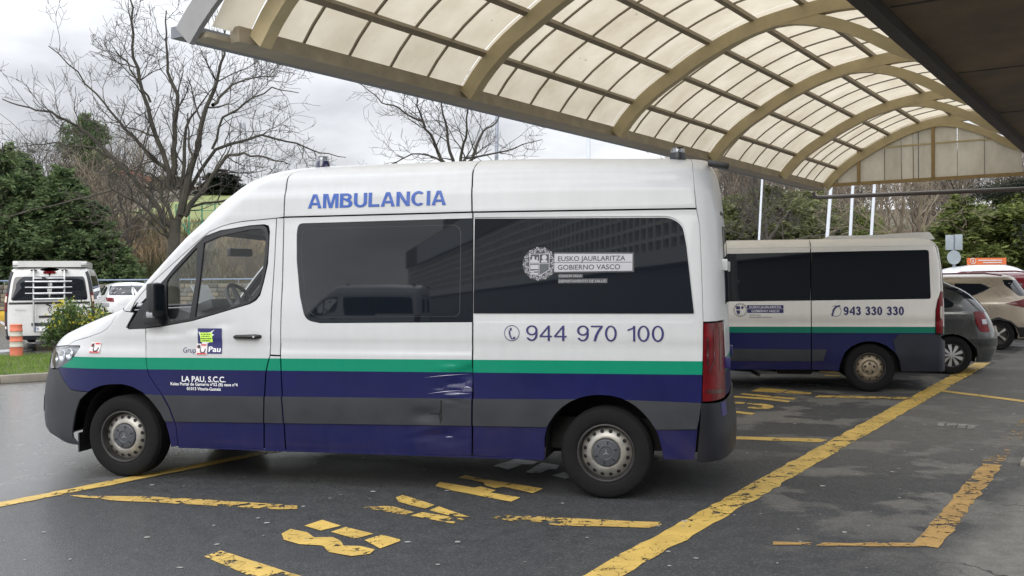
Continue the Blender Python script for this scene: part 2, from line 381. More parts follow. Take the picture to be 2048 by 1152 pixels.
def sans(w):
    """plain grotesque capitals and figures, unit height, stem width w: width, outlines (outer first, then counters)"""
    b = w*.88
    return {
     'A': (.74, [[(0, 0), (w*1.08, 0), (.205, .23), (.535, .23), (.74-w*1.08, 0), (.74, 0), (.37+w*.6, 1), (.37-w*.6, 1)], [(.245, .23+b), (.495, .23+b), (.37, .80)]]),
     'M': (.83, [[(0, 0), (w*.93, 0), (w*.93, .78), (.415-w*.48, 0), (.415+w*.48, 0), (.83-w*.93, .78), (.83-w*.93, 0), (.83, 0), (.83, 1), (.83-w*1.45, 1), (.415, .30), (w*1.45, 1), (0, 1)]]),
     'B': (.68, [[(0, 0)]+arcp(.40, .285, .28, .285, -90, 62)+arcp(.37, .74, .26, .26, -45, 90)+[(0, 1)], [(w, b)]+arcp(.385, .285, .28-w, .285-b, -90, 90)+[(w, .57)], [(w, .57+b*.85)]+arcp(.36, .74, .26-w*.95, .26-b*.9, -90, 90)+[(w, 1-b)]]),
     'U': (.70, [[(0, 1)]+arcp(.35, .36, .35, .375, 180, 360, 20)+[(.70, 1), (.70-w, 1)]+arcp(.35, .36, .35-w, .375-b, 360, 180, 20)+[(w, 1)]]),
     'L': (.58, [[(0, 0), (.58, 0), (.58, b*1.1), (w, b*1.1), (w, 1), (0, 1)]]),
     'N': (.70, [[(0, 0), (w*.95, 0), (w*.95, .66), (.70-w*1.05, 0), (.70, 0), (.70, 1), (.70-w*.95, 1), (.70-w*.95, .34), (w*1.05, 1), (0, 1)]]),
     'C': (.72, [arcp(.37, .5, .37, .515, 45, 315, 28)+arcp(.37, .5, .37-w, .515-b, 308, 52, 28)]),
     'I': (w, [[(0, 0), (w, 0), (w, 1), (0, 1)]]),
     '0': (.56, [arcp(.28, .5, .28, .515, 0, 354, 30), arcp(.28, .5, .28-w, .515-b, 0, 348, 26)]),
     '1': (.36, [[(.36-w, 0), (.36, 0), (.36, 1), (.36-w*.75, 1), (.22, .88), (0, .76), (0, .76-b*1.15), (.36-w, .80)]]),
     '4': (.60, [[(.40-w*.1, 0), (.40+w*.9, 0), (.40+w*.9, .24), (.60, .24), (.60, .24+b), (.40+w*.9, .24+b), (.40+w*.9, 1), (.40+w*.1, 1), (0, .24+b), (0, .24), (.40-w*.1, .24)], [(w*1.05, .24+b), (.40-w*.1, .24+b), (.40-w*.1, .80)]]),
     '7': (.56, [[(.12, 0), (.12+w*1.08, 0)]+[(.27+w*.6, .40), (.40+w*.4, .68), (.56, .90), (.56, 1), (0, 1), (0, 1-b), (.56-w*1.25, 1-b), (.31, .68), (.19, .36)]]),
     '9': (.56, [arcp(.28, .68, .28, .33, 0, 180, 14)+arcp(.28, .68, .28, .33, 180, 360-math.degrees(math.acos((.265-w)/.28)), 10)[1:]+arcp(.27, .42, .29-w, .43-b, 0, -110, 10)+[(w*1.0, .22), (.02, .20)]+arcp(.27, .42, .29, .435, 210, 360, 12), arcp(.28, .68, .28-w, .33-b, 0, 340, 22)]),
     '3': (.55, [[(0, .24), (w, .26)]+arcp(.275, .29, .275-w, .30-b, 190, 430, 14)+[(.20, .50), (.20, .50+b)]+arcp(.27, .74, .25-w, .27-b, -60, 170, 12)+[(.02, .75)]+arcp(.27, .74, .26, .275, 165, -50, 14)+arcp(.275, .29, .28, .305, 65, -170, 16)]),
     ' ': (.30, []) }
def sans_text(name, txt, fn, mt, parent, a0, a1, b0, b1, w=.16, gap=.085):
    """lettering cut from film: one object per line of characters"""
    G = sans(w); x = 0; V, F = [], []
    wid = sum(G[c][0]+gap for c in txt)-gap; out = []
    for c in txt:
        gw, lp = G[c]
        if lp:
            vv, F = cdt_grid(lp, 0, 0); P = [fn(a0+(x+p[0])/wid*(a1-a0), b0+p[1]*(b1-b0)) for p in vv]
            out.append(pyobj(name, P, F, mt, parent))
        x += gw+gap
    return out
def fan(B, poly, off): return [B.at(a, b, off) for a, b in poly]
def graphic(name, B, polys, mt, parent, off=.003):
    """flat film graphics on the shell, one piece per polygon list"""
    V, F = [], []
    for p in polys:
        k = len(V)
        if max(q[0] for q in p)-min(q[0] for q in p) > .06 or max(q[1] for q in p)-min(q[1] for q in p) > .04:
            vv, ff = cdt_grid([p], .06, .015); V += fan(B, vv, off); F += [[i+k for i in t] for t in ff]
        else: V += fan(B, p, off); F.append(list(range(k, k+len(p))))
    return pyobj(name, V, F, mt, parent)
def ell(cx, cz, rx, rz, n=20, rot=0.0):
    return [(cx+rx*math.cos(2*math.pi*i/n)*math.cos(rot)-rz*math.sin(2*math.pi*i/n)*math.sin(rot), cz+rx*math.cos(2*math.pi*i/n)*math.sin(rot)+rz*math.sin(2*math.pi*i/n)*math.cos(rot)) for i in range(n)]
def ringpolys(cx, cz, r0, r1, n=28, a0=0, a1=2*math.pi):
    out = []
    for i in range(n):
        a, b = a0+(a1-a0)*i/n, a0+(a1-a0)*(i+1)/n
        out.append([(cx+r0*math.cos(a), cz+r0*math.sin(a)), (cx+r1*math.cos(a), cz+r1*math.sin(a)), (cx+r1*math.cos(b), cz+r1*math.sin(b)), (cx+r0*math.cos(b), cz+r0*math.sin(b))])
    return out
# shared materials
M = {}
M['rubber'] = mat('tyre_rubber', (.010, .010, .011), .85, var=.3, nscale=14, spec=.2, bump=.3, bscale=120)
M['blackplastic'] = mat('black_plastic', (.012, .013, .015), .42, var=.25, nscale=8)
M['greyplastic'] = mat('grey_cladding', (.032, .035, .041), .55, spec=.35, var=.14, nscale=5, bump=.08, bscale=260)
M['darkplastic'] = mat('dark_bumper', (.013, .014, .019), .5, var=.2, nscale=4, spec=.3)
M['steel'] = mat('wheel_steel', (.33, .32, .29), .42, .55, var=.25, nscale=12)
M['rustysteel'] = mat('rusty_wheel_steel', (.30, .25, .18), .5, .5, var=.4, nscale=14)
M['darksteel'] = mat('wheel_dark_steel', (.035, .034, .033), .5, .3, var=.3, nscale=12)
M['hubcap'] = mat('hub_cap_grey', (.055, .06, .07), .45, var=.2, nscale=12)
M['void'] = mat('dark_interior', (.008, .008, .009), .8, var=.2)
M['under'] = mat('underbody', (.012, .012, .012), .8, var=.3)
M['seal'] = mat('black_rubber_seal', (.010, .011, .013), .35, var=.2)
M['redlens'] = mat('red_lamp_lens', (.115, .003, .006), .2, var=.35, nscale=9, coat=.15, spec=.2)
M['redlens2'] = mat('deep_red_lens', (.045, .002, .004), .2, var=.3, nscale=12, coat=.3)
M['clearlens'] = glass('clear_lamp_lens', (.8, .83, .86), 2.2)
M['chrome'] = mat('bright_reflector', (.72, .73, .75), .16, .95, var=.12)
M['lampgrey'] = mat('lamp_insert', (.32, .33, .35), .3, .4, var=.2)
M['cabglass'] = glass('cab_glass', (.92, .95, .94), 1.05)
M['tint'] = darkglass('tinted_glass', wave=.008); M['tintflat'] = darkglass('tinted_glass_flat', wave=.0015)
M['tint2'] = darkglass('tinted_glass_plain', ior=1.6, wave=.02)
M['white'] = mat('white_paint', (.58, .59, .60), .3, var=.04, nscale=2, coat=.5)
M['interior'] = mat('cab_trim', (.055, .058, .064), .6, var=.2)
M['seatcloth'] = mat('seat_cloth', (.045, .047, .053), .9, var=.25, nscale=30)
M['navy'] = mat('navy_print', (.02, .02, .12), .4, var=.06)
M['blueletter'] = mat('blue_print', (.022, .085, .36), .4, var=.06)
M['whiteprint'] = mat('white_print', (.75, .76, .78), .45, var=.05)
M['silverfilm'] = mat('grey_window_film', (.42, .42, .45), .5, var=.06)
M['filmdark'] = mat('dark_print', (.035, .036, .042), .5, var=.1)
M['beaconblue'] = mat('beacon_blue', (.012, .014, .05), .2, var=.2, coat=1)
def wheel(parent, x, y, R0, kind='van', side=1, width=.215):
    """tyre with rim and hub cap; outer face towards side*y"""
    bm = bmesh.new(); h = width/2; ri = R0*.615
    prof = [(ri, -h*.8), (ri*1.06, -h*.95), (R0*.80, -h), (R0*.93, -h*.93), (R0*.985, -h*.72)]
    for k in range(-3, 4):
        a = h*.62*k/3
        prof += [(R0*.985, a-h*.07), (R0, a-h*.05), (R0, a+h*.05), (R0*.985, a+h*.07)]
    prof += [(R0*.985, h*.72), (R0*.955, h*.90), (R0*.93, h*.94), (R0*.90, h*.985), (R0*.80, h), (R0*.72, h*.985), (ri*1.06, h*.93), (ri, h*.8)]
    prof.sort(key=lambda p: 0)
    lathe(bm, prof, 56)
    t = bmobj('wheel', bm, M['rubber'], parent, smooth=True, sharp=50); t.location = (x, y, R0)
    if side < 0: t.scale.y = -1
    return t, ri, h
def steel_rim(t, ri, h, light, n=16, capmat='hubcap', capr=.49, slots=6, star=False):
    bm = bmesh.new()
    lathe(bm, [(ri*1.03, h*.80), (ri*1.03, h*.93), (ri*.985, h*.95), (ri*.955, h*.9), (ri*.93, h*.55), (ri*.90, h*.38)], 56, 1)
    lathe(bm, [(ri*.90, h*.38), (ri*.86, h*.48), (ri*.70, h*.66), (ri*.60, h*.76), (ri*.54, h*.76), (ri*.50, h*.68), (ri*.44, h*.62), (.001, h*.62)], 56, 0)
    r = bmobj('rim', bm, [light, M['darksteel']], t, smooth=True)
    for i in range(n):                                             # ventilation holes in the disc
        a = 2*math.pi*(i+.5)/n; bm = bmesh.new()
        q = [(ri*.775+ri*.062*math.cos(k*math.pi/5), ri*.062*1.15*math.sin(k*math.pi/5)) for k in range(10)]
        vs = [bm.verts.new((px, h*.575-(px-ri*.775)*h*.18/(ri*.16)*1.0+.006, pz)) for px, pz in q]; bm.faces.new(vs)
        bmesh.ops.rotate(bm, verts=bm.verts, cent=(0, 0, 0), matrix=Matrix.Rotation(a, 3, 'Y'))
        o = bmobj('vent_hole', bm, M['void'], t)
    bm = bmesh.new(); lathe(bm, [(ri*capr, h*.68), (ri*capr*.97, h*.80), (ri*capr*.9, h*.84), (ri*.24, h*.88), (ri*.21, h*.83), (.001, h*.83)], 40)
    c = bmobj('hub_cap', bm, M[capmat], t, smooth=True, sharp=25)
    for i in range(slots):
        a = 2*math.pi*i/slots+.35; bm = bmesh.new(); add_box(bm, (ri*.36, h*.872, 0), (ri*.11, .004, ri*.035)); bmesh.ops.rotate(bm, verts=bm.verts, cent=(0, 0, 0), matrix=Matrix.Rotation(a, 3, 'Y')); bmobj('cap_slot', bm, M['void'], t)
    if star:
        bm = bmesh.new()
        for i in range(3):
            a = math.pi/2+i*2*math.pi/3; w_ = .0045
            d = Vector((math.cos(a), 0, math.sin(a))); e = Vector((-math.sin(a), 0, math.cos(a)))
            y_ = h*.842; bm.faces.new([bm.verts.new(p) for p in (e*w_+Vector((0, y_, 0)), d*ri*.16+Vector((0, y_, 0)), -e*w_+Vector((0, y_, 0)))])
        bmobj('cap_emblem', bm, M['lampgrey'], t)
def liner(parent, pts, y0, y1):
    V, F = [], []
    for x, z in pts: V += [(x, y0, z), (x, y1, z)]
    for i in range(len(pts)-1): F.append((2*i, 2*i+1, 2*i+3, 2*i+2))
    k = len(V); V += [(x, y1, z) for x, z in pts]; F.append(list(range(k, k+len(pts))))
    return pyobj('wheel_arch_liner', V, F, M['void'], parent)
def shell_sheet(name, B, s0, s1, z0, z1, off, mt, parent, ns=30, nz=12, capfront=False, caprear=False):
    """closed dark inner skin, added to block light and keep panel gaps dark"""
    V, F = [], []
    for sg in (1, -1):
        k = len(V)
        for j in range(nz+1):
            z = z0+(z1-z0)*j/nz; a = B.rear(z) if caprear else s0; b = B.front(z) if capfront else s1
            for i in range(ns+1):
                p = B.at(a+(b-a)*i/ns, z, off); V.append((p[0], sg*max(p[1], 0), p[2]))
        for j in range(nz):
            for i in range(ns): q = k+j*(ns+1)+i; F.append((q, q+1, q+ns+2, q+ns+1))
    n = (ns+1)*(nz+1)                                             # close top and bottom
    for j in (0, nz):
        for i in range(ns):
            a = j*(ns+1)+i; F.append((a, a+1, n+a+1, n+a))
    if not capfront:
        for j in range(nz): a = j*(ns+1)+ns; F.append((a, a+ns+1, n+a+ns+1, n+a))
    if not caprear:
        for j in range(nz): a = j*(ns+1); F.append((a, a+ns+1, n+a+ns+1, n+a))
    return pyobj(name, V, F, mt, parent)
# ------------------------------------------------------------------ the ambulance in front
TH = R(13.53)
def yaw_of(dx, dy): return math.atan2(dy, dx)
VAN_RZ = yaw_of(-math.cos(TH), math.sin(TH))
VAN_O = Vector((.898, 8.012, 0))
HW = [(.2, .95), (.27, .965), (.45, .985), (.70, 1.0), (1.04, 1.0), (1.075, .992), (1.11, .991), (1.16, .995), (1.22, .993), (1.35, .985), (1.6, .955), (2.0, .905), (2.09, .893), (2.115, .893), (2.16, .888), (2.285, .874), (2.315, .858), (2.42, .825), (2.47, .76), (2.5, .70), (2.54, .57), (2.56, .43), (2.575, .24), (2.58, .02)]
HXF = [(.2, 4.9), (.25, 5.05), (.3, 5.17), (.36, 5.21), (.45, 5.215), (.55, 5.205), (.65, 5.195), (.75, 5.175), (.85, 5.14), (.95, 5.107), (1.0, 5.085), (1.05, 5.061), (1.08, 5.043), (1.11, 5.02), (1.15, 4.966), (1.2, 4.845), (1.25, 4.702), (1.3, 4.532), (1.34, 4.365), (1.37, 4.22), (1.4, 4.12), (1.5, 4.035), (1.6, 3.965), (1.7, 3.875), (1.8, 3.775), (1.9, 3.69), (2.0, 3.63), (2.1, 3.575), (2.2, 3.482), (2.3, 3.356), (2.4, 3.22), (2.45, 3.155), (2.5, 3.08), (2.54, 2.98), (2.58, 2.8)]
HX0 = [(.2, 4.02), (1.05, 4.05), (1.15, 4.04), (1.36, 3.96), (1.4, 3.92), (1.5, 3.83), (1.6, 3.73), (1.93, 3.40), (2.0, 3.30), (2.05, 3.2), (2.1, 3.1), (2.2, 2.97), (2.4, 2.72), (2.5, 2.45), (2.54, 2.3), (2.58, 2.2)]
HXR = [(.25, -.90), (.45, -.905), (.6, -.885), (.8, -.87), (1.2, -.86), (1.6, -.85), (2.0, -.83), (2.35, -.795), (2.45, -.775), (2.58, -.70)]
HXR0 = [(.2, -.62), (.6, -.66), (2.0, -.62), (2.4, -.52), (2.58, -.3)]
def hwarp(x, z):
    a = min(max((.9-x)/1.6, 0), 1); b = min(max((z-2.12)/.4, 0), 1); c = min(max((x-1.9)/1.0, 0), 1)
    return -.040*a*a*(3-2*a)*b
B1 = Body(HW, HXF, HX0, HXR, HXR0, [(.2, 2.3), (1.0, 2.3), (1.2, 2.1), (1.36, 2.0), (2.58, 2.0)], [(.2, 3.0), (2.0, 3.0), (2.58, 2.5)], hwarp)
M['livery'] = livery('ambulance_livery', (.56, .572, .582), 1.001, .9055, .0055)
ROOFZ = (2.15, 2.25, 2.29, 2.315, 2.36, 2.42, 2.445, 2.47, 2.485, 2.5, 2.51, 2.52, 2.53, 2.54, 2.55, 2.56, 2.567, 2.575, 2.578)
def fr(z): return B1.front(z)+.004
def rr(z): return B1.rear(z)-.004
def dent(s, z):
    """crumple at the trailing edge of the sliding door"""
    g = lambda a, b, sa, sb: math.exp(-((s-a)/sa)**2-((z-b)/sb)**2)
    d = -.026*g(1.02, .90, .10, .07) - .012*g(1.12, .82, .16, .05) - .020*g(1.36, .585, .10, .05) - .016*g(1.26, .42, .14, .05)
    d += .007*math.exp(-((z-.955+.10*(s-1.1))/.018)**2)*math.exp(-((s-1.1)/.13)**2)
    d += .004*math.sin((z-.22*s)*95)*g(1.12, .78, .15, .09) + .003*math.sin((z+.2*s)*70)*g(1.3, .42, .2, .07)
    return d
def ambulance(full=True):
    V = empty('ambulance'); W_ = M['livery']
    def both(*a, **k):
        o = panel(*a, **k); mirror(o); return o
    archF = [(4.413, .25), (4.385, .35), (4.363, .43), (4.339, .521), (4.295, .628), (4.245, .682), (4.187, .722), (4.13, .75), (4.06, .766), (3.97, .768), (3.88, .75), (3.781, .706), (3.72, .66), (3.67, .607), (3.62, .54), (3.586, .476), (3.56, .37), (3.549, .262)]
    archR = [(.452, .272), (.446, .439), (.43, .50), (.406, .552), (.365, .612), (.311, .667), (.25, .708), (.181, .738), (.10, .756), (.034, .76), (-.04, .757), (-.11, .742), (-.17, .718), (-.222, .687), (-.28, .635), (-.324, .583), (-.358, .53), (-.379, .48), (-.40, .40), (-.416, .305)]
    # inner skins, floor, arches
    shell_sheet('cargo_dark_skin', B1, 0, 2.50, .80, 2.50, -.045, M['void'], V, 30, 14, caprear=True)
    shell_sheet('engine_dark_skin', B1, 2.5, 0, .80, 1.22, -.05, M['void'], V, 20, 6, capfront=True)
    box('underbody', (1.9, 0, .44), (5.3, 1.42, .24), M['under'], V)
    box('underbody_rail', (2.0, .80, .33), (2.9, .18, .12), M['under'], V); box('underbody_rail', (2.0, -.80, .33), (2.9, .18, .12), M['under'], V)
    for sg in (1, -1): liner(V, archF, sg*.955, sg*.60); liner(V, archR, sg*.955, sg*.60)
    # body panels
    hood_seam = [(4.551, 1.075), (4.463, 1.117), (4.322, 1.149), (4.186, 1.192), (4.133, 1.225), (4.10, 1.275), (4.12, 1.338), (4.20, 1.372)]
    door_front = [(3.752, 1.228), (3.75, 1.10), (3.742, .93), (3.722, .85), (3.66, .765), (3.599, .69), (3.536, .589), (3.50, .49), (3.488, .43), (3.482, .27)]
    blow = [(4.219, .70), (4.331, .702), (4.399, .714), (4.46, .754), (4.557, .829), (4.618, .877)]
    lamp_low = [(4.624, .88), (4.56, .90), (4.499, .926), (4.44, .96), (4.403, .988), (4.38, 1.02), (4.359, 1.064), (4.371, 1.078)]
    fender = hood_seam[::-1] + []
    fender = [(4.10, 1.385), (3.86, 1.357), (3.93, 1.236), (3.915, 1.222)] + door_front + archF[:5:-1] + blow + lamp_low + hood_seam
    both('front_fender', B1, fender, W_, V, ds=.06, dz=.05)
    hood = [(4.371, 1.08)] and hood_seam + [(4.45, 1.378), (fr(1.378), 1.378), (fr(1.3), 1.3), (fr(1.2), 1.2), (fr(1.12), 1.12), (fr(1.06), 1.06), (4.83, 1.056)]
    both('bonnet', B1, hood, W_, V, ds=.07, dz=.02)
    dtop = [(2.633, 2.105), (2.933, 2.085), (3.03, 2.070), (3.113, 2.050), (3.218, 2.008), (3.319, 1.932), (3.714, 1.600), (3.80, 1.515), (3.86, 1.44)]
    cap = [(2.570, 2.112)] + dtop + [(3.90, 1.362), (4.09, 1.388)] + [(B1.x0(z)+.42, z) for z in (1.42, 1.5, 1.6, 1.75, 1.9)] + [(B1.x0(2.02)+.5, 2.02), (fr(2.03), 2.03)] + [(fr(z), z) for z in (2.1, 2.2, 2.3, 2.4, 2.46, 2.5, 2.54, 2.579)] + [(2.57, 2.579)]
    both('cab_roof', B1, cap, W_, V, ds=.07, dz=.07, zs=ROOFZ)
    ws = [(B1.x0(z)+.43, z) for z in (1.42, 1.5, 1.6, 1.75, 1.9)] + [(B1.x0(2.0)+.5, 2.01), (fr(2.01), 2.01)] + [(fr(z), z) for z in (1.8, 1.6, 1.5, 1.41)]
    both('windscreen', B1, ws, M['cabglass'], V, thick=0, ds=.12, dz=.08)
    both('wiper_cowl', B1, [(4.12, 1.39), (B1.x0(1.415)+.42, 1.41), (fr(1.405), 1.405), (fr(1.385), 1.385), (4.45, 1.383)], M['blackplastic'], V, ds=.1, dz=.02)
    frame = rnd([(3.915, 1.226), (3.797, 1.418), (3.60, 1.620), (3.511, 1.722), (3.32, 1.912), (3.256, 1.966), (3.124, 2.010), (2.86, 2.046), (2.72, 2.052), (2.690, 1.97), (2.692, 1.74), (2.745, 1.495), (2.826, 1.430), (3.327, 1.295), (3.588, 1.252), (3.78, 1.228)], [.02, 0, 0, 0, .03, .04, .05, 0, .06, .05, .1, .08, .08, 0, 0, 0], 4)
    door = dtop + [(3.86, 1.42), (3.80, 1.42), (3.60, 1.620)]
    door_poly = dtop + [(3.805, 1.43)] + [(3.60, 1.623), (3.511, 1.726), (3.32, 1.916), (3.256, 1.970), (3.124, 2.014), (2.86, 2.050), (2.74, 2.056), (2.70, 2.045), (2.686, 2.0), (2.686, 1.90), (2.688, 1.74), (2.715, 1.6), (2.741, 1.495), (2.772, 1.455), (2.826, 1.426), (3.327, 1.291), (3.588, 1.248)] + door_front + [(2.721, .275), (2.700, .62), (2.693, .75), (2.683, .88), (2.668, .95), (2.645, 1.02), (2.640, 1.3), (2.631, 1.77)]
    def doordisp(s, z):
        # swept crease under the window, fading to the rear
        k = z-(1.165+.115*max(0, min(1, (3.5-s)/.7))); a = max(0, min(1, (s-2.85)/.35))
        return -.010*a*math.exp(-(max(k, 0)/.05)**2)*(1/(1+math.exp(-k/.006)))
    both('front_door', B1, door_poly, W_, V, ds=.05, dz=.04, disp=doordisp)
    both('door_lining', B1, door_poly, M['interior'], V, off=-.04, thick=0, ds=.15, dz=.1)
    both('cab_lining', B1, cap, M['interior'], V, off=-.05, thick=0, ds=.12, dz=.1)
    gA = rnd([(3.262, 1.915), (3.122, 1.969), (2.859, 2.017), (2.745, 2.022), (2.716, 1.96), (2.718, 1.812), (2.738, 1.614), (2.772, 1.492), (2.827, 1.454), (3.064, 1.375), (3.306, 1.318), (3.279, 1.618)], [.01, .03, 0, .05, .05, 0, .05, .06, .03, 0, .01, 0], 4)
    gB = rnd([(3.322, 1.884), (3.573, 1.622), (3.581, 1.575), (3.562, 1.337), (3.53, 1.286), (3.356, 1.308), (3.316, 1.618)], [.01, .03, .03, .03, .03, .01, 0], 4)
    both('window_frame', B1, frame, M['seal'], V, off=.001, holes=[gA, gB], ds=.1, dz=.1, ins=.001, thick=.03)
    both('door_window', B1, gA, M['cabglass'], V, off=-.008, thick=0, ds=.12, dz=.12, ins=-.004)
    both('quarter_window', B1, gB, M['cabglass'], V, off=-.008, thick=0, ds=.12, dz=.12, ins=-.004)
    both('pillar_panel', B1, [(2.570, 2.106), (2.630, 2.106), (2.629, 1.77), (2.636, 1.3), (2.641, 1.025), (2.557, 1.021), (2.555, 1.3), (2.556, 1.613)], W_, V, ds=.1, dz=.08)
    both('pillar_panel', B1, [(2.556, 1.015), (2.643, 1.018), (2.663, .95), (2.678, .88), (2.688, .75), (2.695, .62), (2.716, .270), (2.536, .262), (2.535, .55), (2.549, .83)], W_, V, ds=.1, dz=.08)
    winS = rnd([(2.448, 1.975), (2.440, 2.056), (1.010, 2.066), (.993, 1.289), (2.221, 1.278), (2.345, 1.30), (2.398, 1.494), (2.438, 1.769)], [.02, .07, 0, 0, 0, .14, .03, 0], 6)
    both('sliding_door', B1, [(2.567, 2.108), (1.013, 2.112), (.992, 1.347), (.994, 1.0), (.993, .706), (1.010, .283), (2.530, .257), (2.531, .55), (2.545, .83), (2.553, 1.064), (2.551, 1.613)], W_, V, holes=[winS], ds=.03, dz=.03, disp=dent)
    both('side_window', B1, winS, M['tintflat'], V, off=-.004, thick=0, ds=.1, dz=.08, ins=-.001, flatn=.018)
    # thin frit line inside the sliding-door glass
    fl = rnd([(2.405, 1.94), (2.395, 2.015), (1.10, 2.022), (1.09, 1.33), (2.19, 1.32), (2.31, 1.34), (2.355, 1.494), (2.40, 1.769)], [.02, .06, .08, .05, 0, .12, .03, 0], 6)
    ob = graphic('window_line', B1, [[fl[i-1], fl[i], inset(fl, .005)[i] if False else (fl[i][0]*.9965+.0061, fl[i][1]*.9965+.0059), (fl[i-1][0]*.9965+.0061, fl[i-1][1]*.9965+.0059)] for i in range(len(fl))], M['hubcap'], V, -.0025); mirror(ob)
    surround = rnd([(.985, 2.075), (.988, 1.285), (-.655, 1.292), (-.60, 1.84), (-.575, 2.0), (-.54, 2.05), (-.47, 2.058)], [0, 0, .05, 0, .06, .05, .05], 5)
    winR = rnd([(.999, 2.066), (-.47, 2.042), (-.556, 1.985), (-.584, 1.84), (-.638, 1.352), (.986, 1.352)], [0, .09, .06, .02, .01, 0], 6)
    quarter = [(1.007, 2.112), (-.668, 2.098), (-.703, 1.98), (-.724, 1.289), (-.708, 1.0), (-.690, .724), (-.672, .635), (-.637, .31)] + archR[::-1] + [(1.003, .283), (.987, .706), (.988, 1.0), (.986, 1.347)]
    hole = rnd([(.996, 2.072), (-.47, 2.049), (-.563, 1.99), (-.591, 1.84), (-.648, 1.290), (.984, 1.286)], [0, .09, .06, .02, .05, 0], 6)
    both('rear_side_panel', B1, quarter, W_, V, holes=[[(a-.004 if a > .9 else a, b) for a, b in hole]], ds=.06, dz=.06)
    both('window_recess', B1, hole, W_, V, off=-.010, ds=.1, dz=.1, ins=-.004, thick=0)
    both('side_window', B1, winR, M['tint'], V, off=-.003, thick=0, ds=.1, dz=.08, ins=.001, flatn=.018)
    both('roof_panel', B1, [(2.565, 2.114), (1.019, 2.118), (1.035, 2.579), (2.563, 2.579)], W_, V, ds=.12, dz=.08, zs=ROOFZ)
    both('roof_panel', B1, [(1.013, 2.118), (-.665, 2.104), (-.672, 2.25), (-.70, 2.4), (-.73, 2.5), (-.72, 2.579), (1.029, 2.579)], W_, V, ds=.12, dz=.08, zs=ROOFZ)
    corner = [(-.671, 2.104), (-.706, 1.98), (-.727, 1.292), (-1.29, 1.292), (-1.30, 1.7), (-1.30, 2.1)] + [(rr(z), z) for z in (2.12, 2.25, 2.4, 2.5, 2.579)] + [(-.727, 2.579), (-.737, 2.5), (-.706, 2.4), (-.678, 2.25)]
    both('rear_corner_panel', B1, corner, W_, V, ds=.05, dz=.08, zs=ROOFZ)
    lamp = rnd([(-.728, 1.286), (-1.22, 1.286), (-1.24, 1.05), (-1.20, .735), (-.694, .728), (-.713, 1.0)], [.01, .06, 0, .04, .01, 0], 4)
    both('tail_lamp', B1, lamp, M['redlens'], V, off=.006, ds=.05, dz=.06)
    tl = graphic('lamp_insert', B1, [[(-.76, 1.18), (-.80, 1.18), (-.80, .98), (-.76, .98)], [(-.90, 1.24), (-.915, 1.24), (-.915, 1.02), (-.80, .93), (-.79, .945), (-.90, 1.03)], [(-1.05, 1.25), (-1.065, 1.25), (-1.065, .93), (-1.05, .93)], [(-.74, .82), (-1.15, .80), (-1.15, .775), (-.74, .79)]], M['redlens2'], V, .0085); mirror(tl)
    both('rear_bumper', B1, [(-.676, .722), (-1.0, .718), (rr(.716), .716), (rr(.5), .5), (rr(.33), .33), (-1.0, .30), (-.70, .295), (-.640, .302), (-.675, .63)], M['darkplastic'], V, off=.012, ds=.06, dz=.05)
    both('rear_reflector', B1, [(-1.02, .715), (-1.16, .715), (-1.16, .61), (-1.02, .61)], M['navy'], V, off=.016)
    both('rear_door', B1, [(-1.305, 2.08), (-1.305, 1.25), (-1.26, 1.05), (-1.22, .74), (rr(.74), .74), (rr(1.4), 1.4), (rr(2.08), 2.08)], W_, V, ds=.06, dz=.1)
    both('rear_window', B1, rnd([(-1.35, 2.0), (-1.36, 1.4), (rr(1.4)+.03, 1.4), (rr(2.0)+.03, 2.0)], .03), M['tint'], V, off=.006, ds=.06, dz=.1)
    for z in (1.70, .98):
        for sg in (1, -1): p = B1.at(-1.28, z, .012); box('door_hinge', (p[0], sg*p[1], p[2]), (.05, .05, .085), M['white'] if z > 1 else M['navy'], V, bevel=.008)
    bump = [(4.615, .874)] + blow[:-1][::-1] + archF[4:0:-1] + [(4.42, .24), (4.6, .235), (fr(.235), .235), (fr(.4), .4), (fr(.6), .6), (fr(.8), .8), (fr(.985), .985), (5.0, .98), (4.9, .90), (4.832, .86)]
    both('front_bumper', B1, bump, M['greyplastic'], V, off=.004, ds=.06, dz=.05)
    both('fog_lamp_bezel', B1, rnd([(4.95, .62), (5.3, .66), (5.32, .50), (4.98, .47)], .03), M['blackplastic'], V, off=.010)
    both('grille', B1, [(5.12, 1.05), (fr(1.05), 1.05), (fr(.8), .8), (5.12, .83), (5.0, .95)], M['blackplastic'], V, off=.012, dz=.04)
    for sg in (1,): 
        bm = bmesh.new(); tube(bm, [Vector(B1.at(fr(.93), .93, .02))+Vector((0, .11*math.cos(a), .11*math.sin(a))) for a in np.linspace(0, 2*math.pi, 25)], .010, 6); bmobj('grille_emblem', bm, M['chrome'], V, smooth=True)
    head = [(4.83, 1.05), (4.55, 1.071), (4.375, 1.074)] + lamp_low[::-1][1:] + [(4.832, .862), (4.95, .96)]
    both('headlamp_housing', B1, head, M['lampgrey'], V, off=-.035, thick=0, ds=.05, dz=.05)
    for q, z, r_ in ((4.50, 1.005, .050), (4.62, .985, .052), (4.74, .965, .045)):
        for sg in (1, -1):
            p = B1.at(q, z, -.028); n = Vector(B1.nrm(q, z)); bm = bmesh.new(); lathe(bm, [(r_, .012), (r_*.9, .016), (r_*.55, -.006), (r_*.3, .004), (.001, .008)], 20)
            o = bmobj('headlamp_reflector', bm, M['chrome'], V, smooth=True); o.rotation_mode = 'QUATERNION'; o.location = (p[0], sg*p[1], p[2]); n.y *= sg; o.rotation_quaternion = n.to_track_quat('Y', 'Z')
    both('headlamp_lens', B1, head, M['clearlens'], V, off=.003, thick=.02, ds=.05, dz=.05)
    # grey rubbing panels, proud of the doors
    G = M['greyplastic']
    def clad(a, b): return lambda q: q
